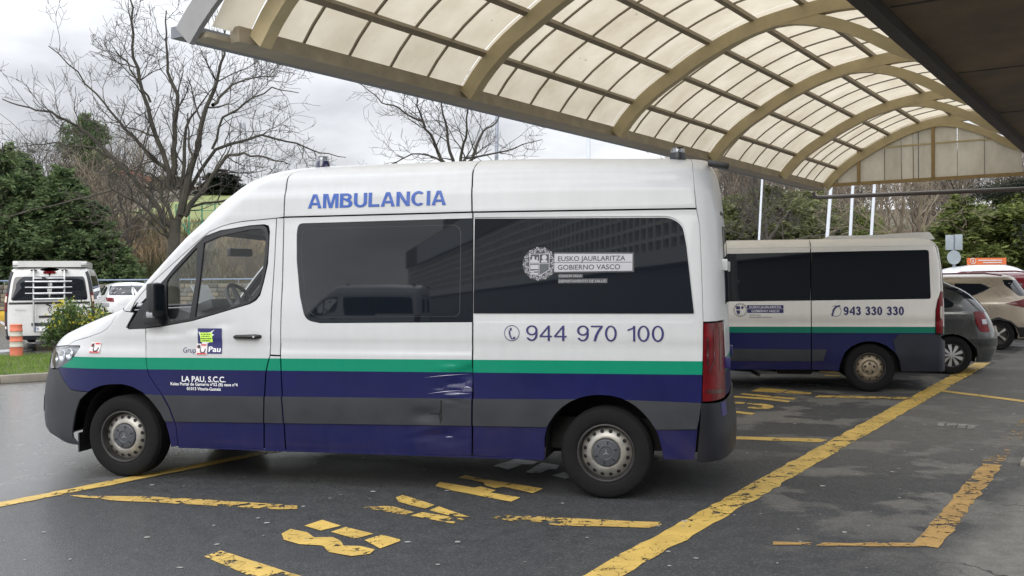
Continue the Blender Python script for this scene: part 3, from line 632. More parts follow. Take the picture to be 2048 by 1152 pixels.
    both('side_cladding', B1, [(3.602, .690), (3.54, .589), (3.505, .49), (3.499, .475), (3.585, .472), (3.62, .54), (3.67, .607), (3.72, .66), (3.765, .697)], G, V, off=.008, ds=.08, dz=.05)
    both('side_cladding', B1, [(3.588, .692), (3.53, .589), (3.495, .49), (3.488, .474), (2.708, .486), (2.699, .62), (2.696, .700)], G, V, off=.011, ds=.1, dz=.05)
    both('side_cladding', B1, [(2.690, .700), (2.694, .62), (2.703, .486), (2.538, .487), (2.540, .60), (2.547, .702)], G, V, off=.011, ds=.1, dz=.05)
    both('side_cladding', B1, [(2.541, .702), (2.534, .60), (2.532, .488), (1.003, .510), (.996, .718)], G, V, off=.011, ds=.03, dz=.03, disp=dent)
    both('side_cladding', B1, [(.989, .718), (.996, .510), (.43, .516), (.406, .552), (.365, .612), (.311, .667), (.25, .708), (.205, .729)], G, V, off=.011, ds=.08, dz=.05)
    both('side_cladding', B1, [(-.14, .732), (-.17, .718), (-.222, .687), (-.28, .635), (-.324, .583), (-.358, .53), (-.366, .521), (-.657, .532), (-.672, .63), (-.686, .724)], G, V, off=.011, ds=.08, dz=.05)
    both('sill_trim', B1, [(3.48, .276), (3.48, .258), (.46, .268), (.46, .284)], M['lampgrey'] if False else M['livery'], V, off=.006, ds=.3, dz=.1)
    # handles, mirrors, fuel flap
    both('handle_recess', B1, ell(2.838, 1.170, .128, .043, 24), M['white'], V, off=.0015, thick=0, disp=lambda s, z: -.012*max(0, 1-((s-2.838)/.128)**2-((z-1.17)/.043)**2), ds=.02, dz=.012, ins=0)
    for sg in (1, -1):
        bm = bmesh.new(); w_ = B1.w(1.16); tube(bm, [(2.955, sg*(w_-.004), 1.163), (2.93, sg*(w_+.018), 1.165), (2.84, sg*(w_+.026), 1.167), (2.76, sg*(w_+.022), 1.168), (2.722, sg*(w_-.002), 1.169)], [.012, .017, .0175, .020, .012], 10); bmobj('door_handle', bm, M['blackplastic'], V, smooth=True)
        o = box('handle_lock', (2.765, sg*(w_+.041), 1.168), (.014, .004, .014), M['chrome'], V)
        # mirror: arm, shell, glass, lamp
        bm = bmesh.new(); add_box(bm, (3.600, sg*1.085, 1.462), (.085, .135, .275), Matrix.Rotation(sg*R(-8), 3, 'Z'), 0, .035); mo = bmobj('side_mirror', bm, M['blackplastic'], V, smooth=True)
        box('mirror_glass', (3.556, sg*1.085, 1.48), (.006, .10, .20), M['tint2'], mo, Matrix.Rotation(sg*R(-8), 3, 'Z'))
        box('mirror_lamp', (3.612, sg*1.128, 1.345), (.06, .05, .05), M['lampgrey'], mo, bevel=.012)
        bm = bmesh.new(); add_box(bm, (3.66, sg*1.0, 1.30), (.15, .12, .09), None, 0, .02); bmobj('mirror_arm', bm, M['blackplastic'], mo, smooth=True)
    # roof beacons and rear camera
    for (x, y, c) in ((2.40, .52, 'beaconblue'), (2.40, -.52, 'beaconblue'), (-.50, .52, 'blackplastic'), (-.50, -.52, 'blackplastic')):
        zb = 2.535+hwarp(x, 2.55); bm = bmesh.new(); lathe(bm, [(.062, 0), (.062, .02), (.054, .055), (.001, .055)], 20, axis='z', centre=(x, y, zb)); b_ = bmobj('beacon', bm, M[c], V, smooth=True)
        bm = bmesh.new(); lathe(bm, [(.052, .055), (.052, .085), (.046, .094), (.001, .094)], 20, axis='z', centre=(x, y, zb)); bmobj('beacon_lens', bm, M['clearlens'], b_, smooth=True)
        bm = bmesh.new(); lathe(bm, [(.036, .055), (.034, .084), (.001, .086)], 16, axis='z', centre=(x, y, zb)); bmobj('beacon_core', bm, M['lampgrey'], b_, smooth=True)
    box('rear_camera', (-.80, .45, 2.46), (.16, .09, .045), M['blackplastic'], V, Matrix.Rotation(R(-12), 3, 'Y'), bevel=.012)
    # cab: dashboard, wheel, seats, mirror, partition
    I = M['interior']
    bm = bmesh.new(); P_ = [(3.34, 1.02), (3.30, 1.20), (3.36, 1.32), (3.55, 1.385), (3.78, 1.36), (3.86, 1.30), (3.86, 1.0)]
    a = [bm.verts.new((x, .84, z)) for x, z in P_]; b = [bm.verts.new((x, -.84, z)) for x, z in P_]
    for i in range(len(P_)): bm.faces.new((a[i-1], a[i], b[i], b[i-1]))
    bm.faces.new(a); bm.faces.new(b[::-1]); bmesh.ops.recalc_face_normals(bm, faces=bm.faces); bmobj('dashboard', bm, I, V)
    bm = bmesh.new(); c = Vector((3.17, .45, 1.415)); ax = Vector((.82, 0, -.57)).normalized(); e1 = Vector((0, 1, 0)); e2 = ax.cross(e1)
    tube(bm, [c+(e1*math.cos(k)+e2*math.sin(k))*.195 for k in np.linspace(0, 2*math.pi, 33)], .016, 8, cap=False)
    for k in (R(90), R(210), R(330)): tube(bm, [c+ax*.03, c+(e1*math.cos(k)+e2*math.sin(k))*.185], [.03, .014], 6)
    tube(bm, [c+ax*.0, c+ax*.25], [.055, .04], 10); bmobj('steering_wheel', bm, M['lampgrey'] if False else I, V, smooth=True)
    box('instrument_hood', (3.42, .45, 1.40), (.16, .42, .08), I, V, Matrix.Rotation(R(18), 3, 'Y'), bevel=.02)
    box('dashboard_paper', (3.70, .20, 1.49), (.004, .28, .19), M['whiteprint'], V, Matrix.Rotation(R(28), 3, 'Y'))
    for y in (.45, -.2, -.55):
        st = box('seat', (2.80, y, .98), (.5, .48, .16), M['seatcloth'], V, bevel=.05)
        box('seat_back', (2.56, y, 1.36), (.15, .46, .72), M['seatcloth'], st, Matrix.Rotation(R(-10), 3, 'Y'), bevel=.06); box('head_restraint', (2.47, y, 1.82), (.10, .28, .19), M['seatcloth'], st, bevel=.04)
    box('rear_view_mirror', (3.44, .02, 1.865), (.05, .27, .075), M['blackplastic'], V, Matrix.Rotation(R(-18), 3, 'Z'), bevel=.02)
    box('cab_headliner', (2.85, 0, 2.03), (.75, 1.6, .03), I, V)
    box('cab_floor', (3.1, 0, .82), (1.3, 1.7, .03), M['void'], V)
    # wheels
    for x in (0, 3.99):
        for sg in (1, -1):
            t, ri, h = wheel(V, x, sg*.862, .335, side=sg); steel_rim(t, ri, h, M['steel'], 16, star=True)
            if x > 3: t.rotation_euler.z = 0
    for sg in (1, -1): box('mud_flap', (4.43, sg*.84, .27), (.012, .2, .16), M['blackplastic'], V)
    tubeobj('exhaust_pipe', [(1.2, -.5, .28), (-.6, -.5, .27)], .03, M['darksteel'], V)
    # lettering and graphics
    def T(txt, s0, s1, z0, z1, m_, **k): return text_on(B1, txt, s0, s1, z0, z1, M[m_], V, **k)
    sans_text('letter', 'AMBULANCIA', lambda a, b: B1.at(a, b, .004), M['blueletter'], V, 2.362, 1.222, 2.175, 2.286, .185, .07)
    sans_text('digit', '944 970 100', lambda a, b: B1.at(a, b, .004), M['navy'], V, .580, -.427, 1.152, 1.264, .105, .10)
    graphic('phone_symbol', B1, ringpolys(.688, 1.207, .0535, .058, 30) + [[(.705, 1.243), (.688, 1.246), (.690, 1.226), (.700, 1.222)], [(.712, 1.236), (.702, 1.222), (.696, 1.190), (.688, 1.170), (.676, 1.166), (.690, 1.160), (.703, 1.178), (.712, 1.205)], [(.678, 1.178), (.660, 1.180), (.664, 1.166), (.682, 1.160)]], M['navy'], V, .004)
    T('LA PAU, S.C.C.', 3.420, 3.030, .803, .849, 'whiteprint', bold=.02, hcap=.73)
    T('Kalea Portal de Gamarra nº52 (B) nave nº4', 3.522, 2.925, .772, .797, 'whiteprint', bold=.02, hcap=.73)
    T('01013 Vitoria-Gasteiz', 3.375, 3.072, .735, .760, 'whiteprint', bold=.02, hcap=.73)
    lg = graphic('logo_square', B1, [[(3.276, 1.231), (3.064, 1.231), (3.061, 1.030), (3.188, 1.030), (3.188, 1.105), (3.276, 1.105)]], M['navy'], V, .004)
    graphic('logo_bird', B1, [[(3.270, 1.207), (3.240, 1.19), (3.165, 1.200), (3.127, 1.222), (3.152, 1.190), (3.130, 1.180), (3.150, 1.165), (3.17, 1.12), (3.215, 1.098), (3.24, 1.108), (3.235, 1.13), (3.255, 1.17)]], M['whiteprint'], lg, .0052)
    lime = mat('lime_note', (.55, .85, .10), .6, var=.06); nt_ = graphic('paper_note', B1, [[(3.254, 1.197), (3.150, 1.197), (3.142, 1.122), (3.250, 1.122)]], lime, V, .0065)
    for i, (a, b_) in enumerate(((3.246, 3.158), (3.240, 3.164), (3.246, 3.154), (3.236, 3.168))):     # four lines too small to read
        x = a; bits = []
        while x > b_+.004:
            w_ = random.uniform(.006, .018); e_ = max(x-w_, b_); bits.append([(x, 1.188-.017*i), (e_, 1.188-.017*i), (e_, 1.180-.017*i), (x, 1.180-.017*i)]); x -= w_+.004
        graphic('note_line', B1, bits, M['filmdark'], nt_, .0075)
    T('Grup', 3.408, 3.292, 1.036, 1.078, 'navy', hcap=.73); T('Pau', 3.178, 3.072, 1.044, 1.088, 'whiteprint', bold=.02, off=.006, hcap=.73)
    red = mat('red_print', (.6, .06, .07), .5, var=.1); stw = mat('sticker_paper', (.74, .68, .68), .5, var=.05)
    for (sx, sz) in ((4.186, 1.066), (3.236, 1.064)):
        st = graphic('sticker', B1, [[(sx+.052, sz+.044), (sx-.044, sz+.044), (sx-.044, sz-.044), (sx+.052, sz-.044)]], stw, V, .0062)
        graphic('sticker_print', B1, ringpolys(sx-.006, sz-.008, .016, .026, 16, R(150), R(390)) + [[(sx+.046, sz+.03), (sx+.022, sz+.036), (sx+.012, sz+.008), (sx+.034, sz+.002)]], M['filmdark'], st, .0072)
        graphic('sticker_band', B1, [[(sx+.046, sz-.030), (sx-.038, sz-.030), (sx-.038, sz-.041), (sx+.046, sz-.041)], [(sx+.01, sz+.040), (sx-.036, sz+.040), (sx-.036, sz+.028), (sx+.01, sz+.028)], [(sx+.05, sz+.018), (sx+.036, sz+.022), (sx+.030, sz+.012), (sx+.046, sz+.008)]], red, st, .0074)
    # coat of arms with the name plate on the rear window
    cx, cz = .487, 1.718; SF = M['silverfilm']; q = .0025
    graphic('emblem_backing', B1, [ell(cx, cz, .128, .122, 28), [(.38, 1.802), (-.212, 1.794), (-.212, 1.650), (.38, 1.648)], [(.345, 1.640), (.16, 1.640), (.16, 1.612), (.345, 1.612)], [(.345, 1.606), (-.02, 1.606), (-.02, 1.572), (.345, 1.572)]], M['filmdark'], V, .0005)
    leaves = []
    for i in range(26):
        a = 2*math.pi*i/26; rr_ = .098 if i % 2 else .112; e = ell(cx+rr_*math.cos(a), cz+rr_*math.sin(a), .0165, .0085, 8, a+(.7 if i % 2 else -.7)); e2 = ell(cx+rr_*math.cos(a), cz+rr_*math.sin(a), .011, .0045, 8, a+(.7 if i % 2 else -.7))
        leaves += [[e[k-1], e[k], e2[k], e2[k-1]] for k in range(8)]
    em = graphic('coat_of_arms', B1, leaves + [
        [(cx+.070, cz+.006), (cx+.004, cz+.006), (cx+.004, cz+.022), (cx+.014, cz+.022), (cx+.014, cz+.05), (cx+.022, cz+.05), (cx+.022, cz+.03), (cx+.036, cz+.03), (cx+.040, cz+.056), (cx+.054, cz+.056), (cx+.058, cz+.03), (cx+.070, cz+.03)],
        ell(cx-.036, cz+.046, .019, .019, 12), [(cx-.018, cz+.026), (cx-.054, cz+.026), (cx-.062, cz+.008), (cx-.010, cz+.008)],
        [(cx+.068, cz-.008), (cx+.006, cz-.008), (cx+.006, cz-.040), (cx+.068, cz-.040)],
        [(cx+.068, cz-.052), (cx+.006, cz-.048), (cx+.006, cz-.056), (cx+.068, cz-.060)], [(cx+.066, cz-.068), (cx+.006, cz-.066), (cx+.010, cz-.080), (cx+.060, cz-.080)]], SF, V, q)
    graphic('arms_quarter', B1, [[(cx-.004, cz-.004), (cx-.068, cz-.004), (cx-.066, cz-.060), (cx-.036, cz-.084), (cx-.004, cz-.084)]], M['hubcap'], em, q)
    graphic('arms_line', B1, [[(cx+.0025, cz+.074), (cx-.0015, cz+.074), (cx-.0015, cz-.086), (cx+.0025, cz-.086)], [(cx+.074, cz+.002), (cx-.074, cz+.002), (cx-.074, cz-.002), (cx+.074, cz-.002)]] + [[a, b, (cx+(b[0]-cx)*.94, cz+(b[1]-cz)*.94), (cx+(a[0]-cx)*.94, cz+(a[1]-cz)*.94)] for a, b in zip([(cx+.076, cz+.074), (cx-.076, cz+.074), (cx-.076, cz-.05), (cx, cz-.092), (cx+.076, cz-.05)], [(cx-.076, cz+.074), (cx-.076, cz-.05), (cx, cz-.092), (cx+.076, cz-.05), (cx+.076, cz+.074)])], SF, em, q+.0006)
    pl = graphic('name_plate', B1, [[(.374, 1.790), (-.200, 1.782), (-.200, 1.7235), (.374, 1.7265)], [(.374, 1.7225), (-.200, 1.7195), (-.200, 1.660), (.374, 1.657)]], SF, V, q)
    T('EUSKO JAURLARITZA', .348, -.148, 1.735, 1.772, 'filmdark', off=q+.001, bold=.012, hcap=.73); T('GOBIERNO VASCO', .348, -.112, 1.672, 1.709, 'filmdark', off=q+.001, bold=.012, hcap=.73)
    T('OSASUN SAILA', .338, .170, 1.617, 1.636, 'silverfilm', off=q, hcap=.73); T('DEPARTAMENTO DE SALUD', .338, -.012, 1.578, 1.598, 'silverfilm', off=q, hcap=.73)
    # scratches through the blue film
    def streak(a, b, w_): n_ = Vector((-(b[1]-a[1]), b[0]-a[0])).normalized()*w_; m_ = ((a[0]+b[0])/2, (a[1]+b[1])/2+.004); return [a, (m_[0]+n_.x, m_[1]+n_.y), b, (m_[0]-n_.x, m_[1]-n_.y)]
    V_, F_ = [], []
    for a, b, w_ in (((1.37, .868), (1.02, .898), .0022), ((1.35, .745), (1.06, .778), .002), ((1.22, .742), (1.0, .752), .0025), ((1.07, .80), (1.0, .795), .003), ((1.22, .415), (1.15, .42), .003)):
        p = streak(a, b, w_); k = len(V_); V_ += [B1.at(s, z, .0035+dent(s, z)) for s, z in p]; F_.append(list(range(k, k+4)))
    pyobj('scratch', V_, F_, mat('scratched_film', (.42, .42, .55), .5, var=.2), V)
    V_, F_ = [], []
    for p in ([(1.255, .60), (1.235, .60), (1.232, .625), (1.228, .70), (1.240, .70), (1.243, .63)], [(1.33, .598), (1.25, .602), (1.245, .592), (1.33, .592)], [(1.262, .595), (1.235, .595), (1.228, .56), (1.245, .52)]):
        k = len(V_); V_ += [B1.at(s, z, .0135+dent(s, z)) for s, z in p]; F_.append(list(range(k, k+len(p))))
    pyobj('cladding_tear', V_, F_, M['void'], V)
    return V
V1 = ambulance()
V1.location = VAN_O; V1.rotation_euler.z = VAN_RZ
tag(V1, 'white high-roof ambulance with green and blue stripes and AMBULANCIA lettering, dented sliding door', 'ambulance', 'ambulances in the bays')
# the ambulance across the drive behind the viewer, seen only as a reflection in the windows
V1b = copy_tree(V1); V1b.location = (-19.1, -20.5, 0)
tag(V1b, 'second high-roof ambulance mirrored in the dark sliding-door window', 'ambulance', 'ambulances in the bays')
# ------------------------------------------------------------------ the lower ambulance bus in the next bay
def simple_wheel(parent, x, y, R0, sg, kind):
    t, ri, h = wheel(parent, x, y, R0, side=sg, width=.2)
    if kind == 'bus':
        steel_rim(t, ri, h, M['rustysteel'], 10, 'rustysteel', .45, 0)
        for i in range(5):
            a = 2*math.pi*i/5+.3; bm = bmesh.new(); lathe(bm, [(.019, h*.86), (.016, h*.90), (.001, h*.90)], 8, centre=(ri*.30*math.cos(a), 0, ri*.30*math.sin(a))); bmobj('wheel_bolt', bm, M['darksteel'], t, smooth=True)
    else:
        bm = bmesh.new(); lathe(bm, [(ri*1.03, h*.78), (ri*1.03, h*.94), (ri*.96, h*.92), (ri*.93, h*.3), (.001, h*.25)], 40, 0); r = bmobj('rim', bm, M['darksteel'], t, smooth=True)
        n = 9 if kind == 'cover' else 5
        for i in range(n):
            a = 2*math.pi*i/n; bm = bmesh.new(); w0, w1 = (.045, .10) if kind == 'cover' else (.05, .09)
            q = [(ri*.10, -w0*ri*1.2), (ri*.95, -w1*ri*1.6), (ri*.97, w1*ri*1.6), (ri*.10, w0*ri*1.2)]
            va = [bm.verts.new((px, h*(.86-.25*(px/ri)**2+.1), pz)) for px, pz in q]; vb = [bm.verts.new((px, h*.4, pz)) for px, pz in q]
            bm.faces.new(va)
            for k in range(4): bm.faces.new((va[k-1], va[k], vb[k], vb[k-1]))
            bmesh.ops.recalc_face_normals(bm, faces=bm.faces); bmesh.ops.rotate(bm, verts=bm.verts, cent=(0, 0, 0), matrix=Matrix.Rotation(a, 3, 'Y')); bmobj('spoke', bm, M['steel'] if kind != 'cover' else M['wheelcover'], t)
        bm = bmesh.new(); lathe(bm, [(ri*.20, h*.7), (ri*.19, h*.98), (.001, h*1.0)], 20); bmobj('hub_cap', bm, M['wheelcover'], t, smooth=True)
    return t
M['wheelcover'] = mat('silver_wheel_cover', (.40, .41, .42), .4, .3, var=.1)
BW = [(.22, .96), (.3, .985), (.55, 1.02), (.95, 1.02), (.99, 1.012), (1.02, 1.02), (1.2, 1.015), (1.35, 1.0), (1.9, .94), (2.0, .925), (2.05, .89), (2.1, .82), (2.14, .68), (2.16, .5), (2.17, .25), (2.175, .02)]
B2 = Body(BW, [(.22, 4.65), (.5, 4.85), (.9, 4.83), (1.0, 4.75), (1.1, 4.5), (1.25, 4.15), (1.4, 3.95), (1.8, 3.5), (2.0, 3.25), (2.1, 3.05), (2.175, 2.7)], [(.22, 4.0), (1.0, 4.0), (1.25, 3.6), (1.5, 3.35), (1.9, 3.0), (2.1, 2.6), (2.175, 2.2)],
          [(.22, -1.03), (1.0, -1.03), (1.5, -1.02), (2.0, -.97), (2.1, -.92), (2.175, -.8)], [(.22, -.84), (1.5, -.86), (2.0, -.80), (2.1, -.70), (2.175, -.4)], [(.2, 2.4), (2.2, 2.2)], [(.2, 3.2), (2.2, 3.0)])
M['livery2'] = livery('minibus_livery', (.76, .75, .725), .912, .826, .003, 0, green=(.004, .16, .11), blue=(.006, .010, .07))
def minibus():
    V = empty('ambulance'); W_ = M['livery2']
    def both(*a, **k):
        o = panel(*a, **k); mirror(o); return o
    fz = lambda z: B2.front(z)+.004
    rz_ = lambda z: B2.rear(z)-.004
    aR = [(.405, .285), (.395, .38), (.365, .47), (.332, .55), (.25, .632), (.133, .688), (.02, .708), (-.097, .697), (-.22, .645), (-.325, .557), (-.385, .45), (-.407, .30)]
    aF = [(x+3.45, z) for x, z in aR]
    shell_sheet('body_dark_skin', B2, 0, 3.0, .76, 2.1, -.045, M['void'], V, 26, 10, caprear=True); shell_sheet('engine_dark_skin', B2, 2.9, 0, .76, 1.05, -.05, M['void'], V, 14, 4, capfront=True)
    box('underbody', (1.8, 0, .42), (5.2, 1.4, .24), M['under'], V)
    for sg in (1, -1): liner(V, aR, sg*.97, sg*.6); liner(V, aF, sg*.97, sg*.6)
    win1 = rnd([(.770, 1.958), (-.778, 1.972), (-.790, 1.300), (.775, 1.280)], [.0, .04, .03, 0], 4); win0 = rnd([(2.75, 1.945), (.788, 1.957), (.792, 1.280), (2.75, 1.262)], [.05, 0, 0, .05], 4)
    rear = [(.778, 2.03), (.778, 1.0), (.78, .30), (.41, .285)] + aR[1:] + [(-.83, .305), (-.845, .82), (-.850, 1.145), (-.878, 1.285), (-1.0, 1.41), (-1.02, 1.8), (-.98, 2.03)]
    both('rear_side_panel', B2, rear, W_, V, holes=[win1], ds=.1, dz=.1)
    both('sliding_door', B2, [(2.80, 2.03), (.784, 2.03), (.784, 1.0), (.786, .30), (2.80, .27)], W_, V, holes=[win0], ds=.15, dz=.1)
    both('side_window', B2, win1, M['tint'], V, off=-.003, thick=0, ds=.15, dz=.12, ins=0, flatn=.015); both('side_window', B2, win0, M['tint'], V, off=-.003, thick=0, ds=.15, dz=.12, ins=0, flatn=.015)
    zt = (2.06, 2.08, 2.1, 2.12, 2.14, 2.15, 2.16, 2.165, 2.17)
    both('roof_panel', B2, [(2.8, 2.034), (.784, 2.034), (.784, 2.1745), (2.8, 2.1745)], W_, V, ds=.2, dz=.1, zs=zt)
    both('roof_panel', B2, [(.778, 2.034), (-.98, 2.034), (rz_(2.04), 2.04), (rz_(2.1), 2.1), (rz_(2.1745), 2.1745), (.778, 2.1745)], W_, V, ds=.1, dz=.1, zs=zt)
    both('front_body', B2, [(2.806, 2.1745), (2.806, .27), (3.03, .28)] + [(x, z) for x, z in aF[::-1]][::-1][1:-1][::-1][::-1] * 0 + [(3.045, .285)] + aF[::-1][1:-1] + [(3.858, .27), (4.2, .25), (fz(.25), .25), (fz(.8), .8), (fz(1.2), 1.2), (4.2, 1.25), (3.45, 1.27), (3.3, 1.7), (3.1, 1.95), (fz(2.0), 2.0), (fz(2.1745), 2.1745)], W_, V, ds=.12, dz=.08, zs=zt)
    both('windscreen', B2, [(3.46, 1.275), (fz(1.28), 1.28), (fz(1.99), 1.99), (3.12, 1.95)], M['tint2'], V, ds=.15, dz=.1)
    both('rub_strip', B2, [(2.75, .592), (.788, .592), (.788, .418), (2.75, .41)], M['greyplastic'], V, off=.008, ds=.3); both('rub_strip', B2, [(.776, .592), (.572, .594), (.618, .426), (.776, .42)], M['greyplastic'], V, off=.008, ds=.3)
    both('rear_bumper', B2, [(-.33, .56), (-.30, .72), (-.38, .815), (-.845, .815), (-1.1, .72), (rz_(.7), .7), (rz_(.30), .30), (-.83, .298), (-.41, .298), (-.385, .45)], mat('navy_bumper', (.008, .011, .022), .5, var=.2), V, off=.010, ds=.08, dz=.06)
    both('tail_lamp', B2, rnd([(-1.0, 1.405), (-.880, 1.285), (-.853, 1.145), (-.850, .822), (-1.08, .822), (-1.10, 1.40)], [.03, .02, .02, .02, .03, .03]), M['redlens'], V, off=.010, ds=.05, dz=.06)
    both('lamp_insert', B2, rnd([(-.95, 1.20), (-.93, 1.10), (-.95, .98), (-1.03, .98), (-1.03, 1.20)], .02), mat('lamp_clear_insert', (.42, .40, .36), .2, var=.1), V, off=.014, ds=.05)
    both('rear_door', B2, [(-1.10, 2.03), (-1.10, .80), (rz_(.8), .8), (rz_(2.03), 2.03)], W_, V, ds=.08, dz=.1); both('rear_window', B2, rnd([(-1.18, 1.92), (-1.18, 1.3), (rz_(1.3)+.03, 1.3), (rz_(1.92)+.03, 1.92)], .03), M['tint'], V, off=.004, ds=.08, dz=.1)
    both('roof_gutter', B2, [(2.78, 2.034), (2.78, 2.022), (-.9, 2.022), (-.9, 2.034)], M['seal'] if False else W_, V, off=.006, ds=.3)
    bm = bmesh.new(); prism(bm, [(-.30, -.5), (.50, -.5), (.50, .5), (-.30, .5)], 2.16, 2.205); a_ = bmobj('roof_unit', bm, M['livery2'], V)
    bm = bmesh.new(); vs = [(-.95, 2.14), (.28, 2.14), (.20, 2.18), (-.55, 2.235), (-.88, 2.24)]; f1 = [bm.verts.new((x, .42, z)) for x, z in vs]; f2 = [bm.verts.new((x, -.42, z)) for x, z in vs]
    bm.faces.new(f1); bm.faces.new(f2[::-1])
    for i in range(len(vs)): bm.faces.new((f1[i-1], f1[i], f2[i], f2[i-1]))
    bmesh.ops.recalc_face_normals(bm, faces=bm.faces); bmobj('air_conditioner', bm, W_, V)
    tubeobj('exhaust_pipe', [(1.9, .55, .26), (1.62, .62, .25), (1.50, .80, .20)], .028, M['darksteel'], V)
    box('fuel_tank', (1.0, .55, .26), (.5, .4, .10), M['under'], V, bevel=.04)
    for x in (0, 3.45):
        for sg in (1, -1): simple_wheel(V, x, sg*.885, .335, sg, 'bus')
    sans_text('digit', '943 330 330', lambda a, b: B2.at(a, b, .004), M['navy'], V, .350, -.443, 1.074, 1.192, .20, .09)
    graphic('phone_symbol', B2, ringpolys(.455, 1.13, .072, .078, 24, R(60), R(330)) + [[(.40, 1.215), (.385, 1.20), (.44, 1.18), (.47, 1.14), (.49, 1.06), (.51, 1.055), (.495, 1.15), (.455, 1.20)]], M['navy'], V, .004)
    pl = graphic('name_plate', B2, [[(1.66, 1.214), (1.158, 1.214), (1.158, 1.163), (1.66, 1.163)], [(1.66, 1.158), (1.158, 1.158), (1.158, 1.103), (1.66, 1.103)]], M['navy'], V, .004)
    text_on(B2, 'EUSKO JAURLARITZA', 1.625, 1.19, 1.172, 1.204, M['whiteprint'], V, .006, .012, .73); text_on(B2, 'GOBIERNO VASCO', 1.60, 1.215, 1.114, 1.147, M['whiteprint'], V, .006, .012, .73)
    text_on(B2, 'OSASUN SAILA', 1.63, 1.47, 1.065, 1.083, M['filmdark'], V, .004, 0, .73); text_on(B2, 'DEPARTAMENTO DE SALUD', 1.63, 1.32, 1.032, 1.050, M['filmdark'], V, .004, 0, .73)
    cx, cz = 1.755, 1.145; em = graphic('coat_of_arms', B2, sum([[e_ for e_ in [ell(cx+.088*math.cos(a), cz+.088*math.sin(a), .018, .009, 8, a+.6)]] for a in np.linspace(0, 2*math.pi, 20)[:-1]], []), M['lampgrey'], V, .004)
    graphic('arms_quarter', B2, [[(cx+.058, cz+.055), (cx+.004, cz+.055), (cx+.004, cz+.01), (cx+.058, cz+.01)], ell(cx-.03, cz+.035, .018, .02, 10), [(cx+.058, cz-.005), (cx+.004, cz-.005), (cx+.004, cz-.05), (cx+.04, cz-.06)]], M['navy'], em, .005)
    return V
V2 = minibus(); V2.location = (5.21, 14.536, 0); V2.rotation_euler.z = VAN_RZ
tag(V2, 'lower cream and blue ambulance minibus numbered 943 330 330, behind the near ambulance', 'ambulance', 'ambulances in the bays')
# ------------------------------------------------------------------ passenger cars
def car(name, B, paint, aR, aF, wins, parts, wheels, rad, kind, loc, rz, zl=.2, zt=None, ds=.14):
    V = empty(name); fz = lambda z: B.front(z)+.004
    rz_ = lambda z: B.rear(z)-.004
    top = B.ztop-.0005; n = 14
    zz = [zl+(top-zl)*i/n for i in range(n+1)]
    poly = [(rz_(z), z) for z in zz[::-1]] + [(rz_(zl), zl)][:0] + aR + aF + [(fz(z), z) for z in zz]
    panel('body', B, poly, paint, V, thick=.02, ds=ds, dz=.08, zs=[top-.01*k for k in range(1, 12)], both=True)
    shell_sheet('cabin_dark_skin', B, 0, 0, .72, top-.12, -.05, M['void'], V, 24, 8, capfront=True, caprear=True)
    x0, x1 = aR[0][0]-.3, aF[-1][0]+.3; box('underbody', ((x0+x1)/2, 0, .36), (x1-x0-.1, 1.15, .2), M['under'], V)
    for sg in (1, -1): liner(V, aR, sg*(B.w(.5)-.03), sg*.5); liner(V, aF, sg*(B.w(.5)-.03), sg*.5)
    for nm, pl, m_, off in wins+parts: o = panel(nm, B, pl, m_, V, off=off, thick=.008, ds=.1, dz=.1, ins=0); mirror(o)
    for x in wheels:
        for sg in (1, -1): simple_wheel(V, x, sg*(B.w(.4)-.10), rad, sg, kind)
    for sg in (1, -1):
        p = B.at(B.x0(1.0)*.0+wheels[1]-.55, 1.0, .09); bm = bmesh.new(); add_box(bm, (p[0], sg*p[1], 1.0), (.11, .19, .13), None, 0, .035); bmobj('side_mirror', bm, paint, V, smooth=True)
    V.location = loc; V.rotation_euler.z = rz; return V
def archx(cx, r, zc, zb, n=13):
    a0 = math.asin((zb-zc)/r); return [(cx-r*math.cos(a), zc+r*math.sin(a)) for a in np.linspace(a0, math.pi-a0, n)]
P_grey = mat('grey_metal_paint', (.05, .055, .053), .28, .35, var=.1, nscale=3, coat=.7)
P_beige = mat('beige_metal_paint', (.34, .29, .225), .32, .25, var=.08, nscale=3, coat=.7)
P_white = mat('white_car_paint', (.6, .61, .62), .3, var=.05, coat=.6)
P_red = mat('dark_red_car_paint', (.16, .012, .02), .25, .1, var=.1, coat=.8)
P_silver = mat('silver_car_paint', (.55, .57, .6), .3, .3, var=.06, coat=.6)
# grey people carrier
B3 = Body([(.2, .80), (.3, .83), (.6, .86), (.95, .85), (1.1, .80), (1.3, .72), (1.45, .64), (1.55, .53), (1.60, .38), (1.62, .2), (1.625, .02)],
          [(.2, 3.45), (.5, 3.55), (.75, 3.5), (.9, 3.3), (1.0, 2.95), (1.1, 2.6), (1.3, 2.25), (1.45, 1.95), (1.55, 1.6), (1.625, 1.1)], [(.2, 2.95), (.9, 2.8), (1.0, 2.4), (1.1, 2.15), (1.4, 1.55), (1.55, 1.2), (1.625, .9)],
          [(.2, -.72), (.45, -.80), (.6, -.80), (.8, -.74), (.95, -.68), (1.17, -.54), (1.35, -.34), (1.45, -.15), (1.55, .05), (1.625, .3)], [(.2, -.30), (.8, -.30), (1.0, -.24), (1.17, -.10), (1.35, .08), (1.45, .25), (1.55, .4), (1.625, .6)], [(.2, 2.4), (1.7, 2.2)], [(.2, 2.8), (1.7, 2.5)])
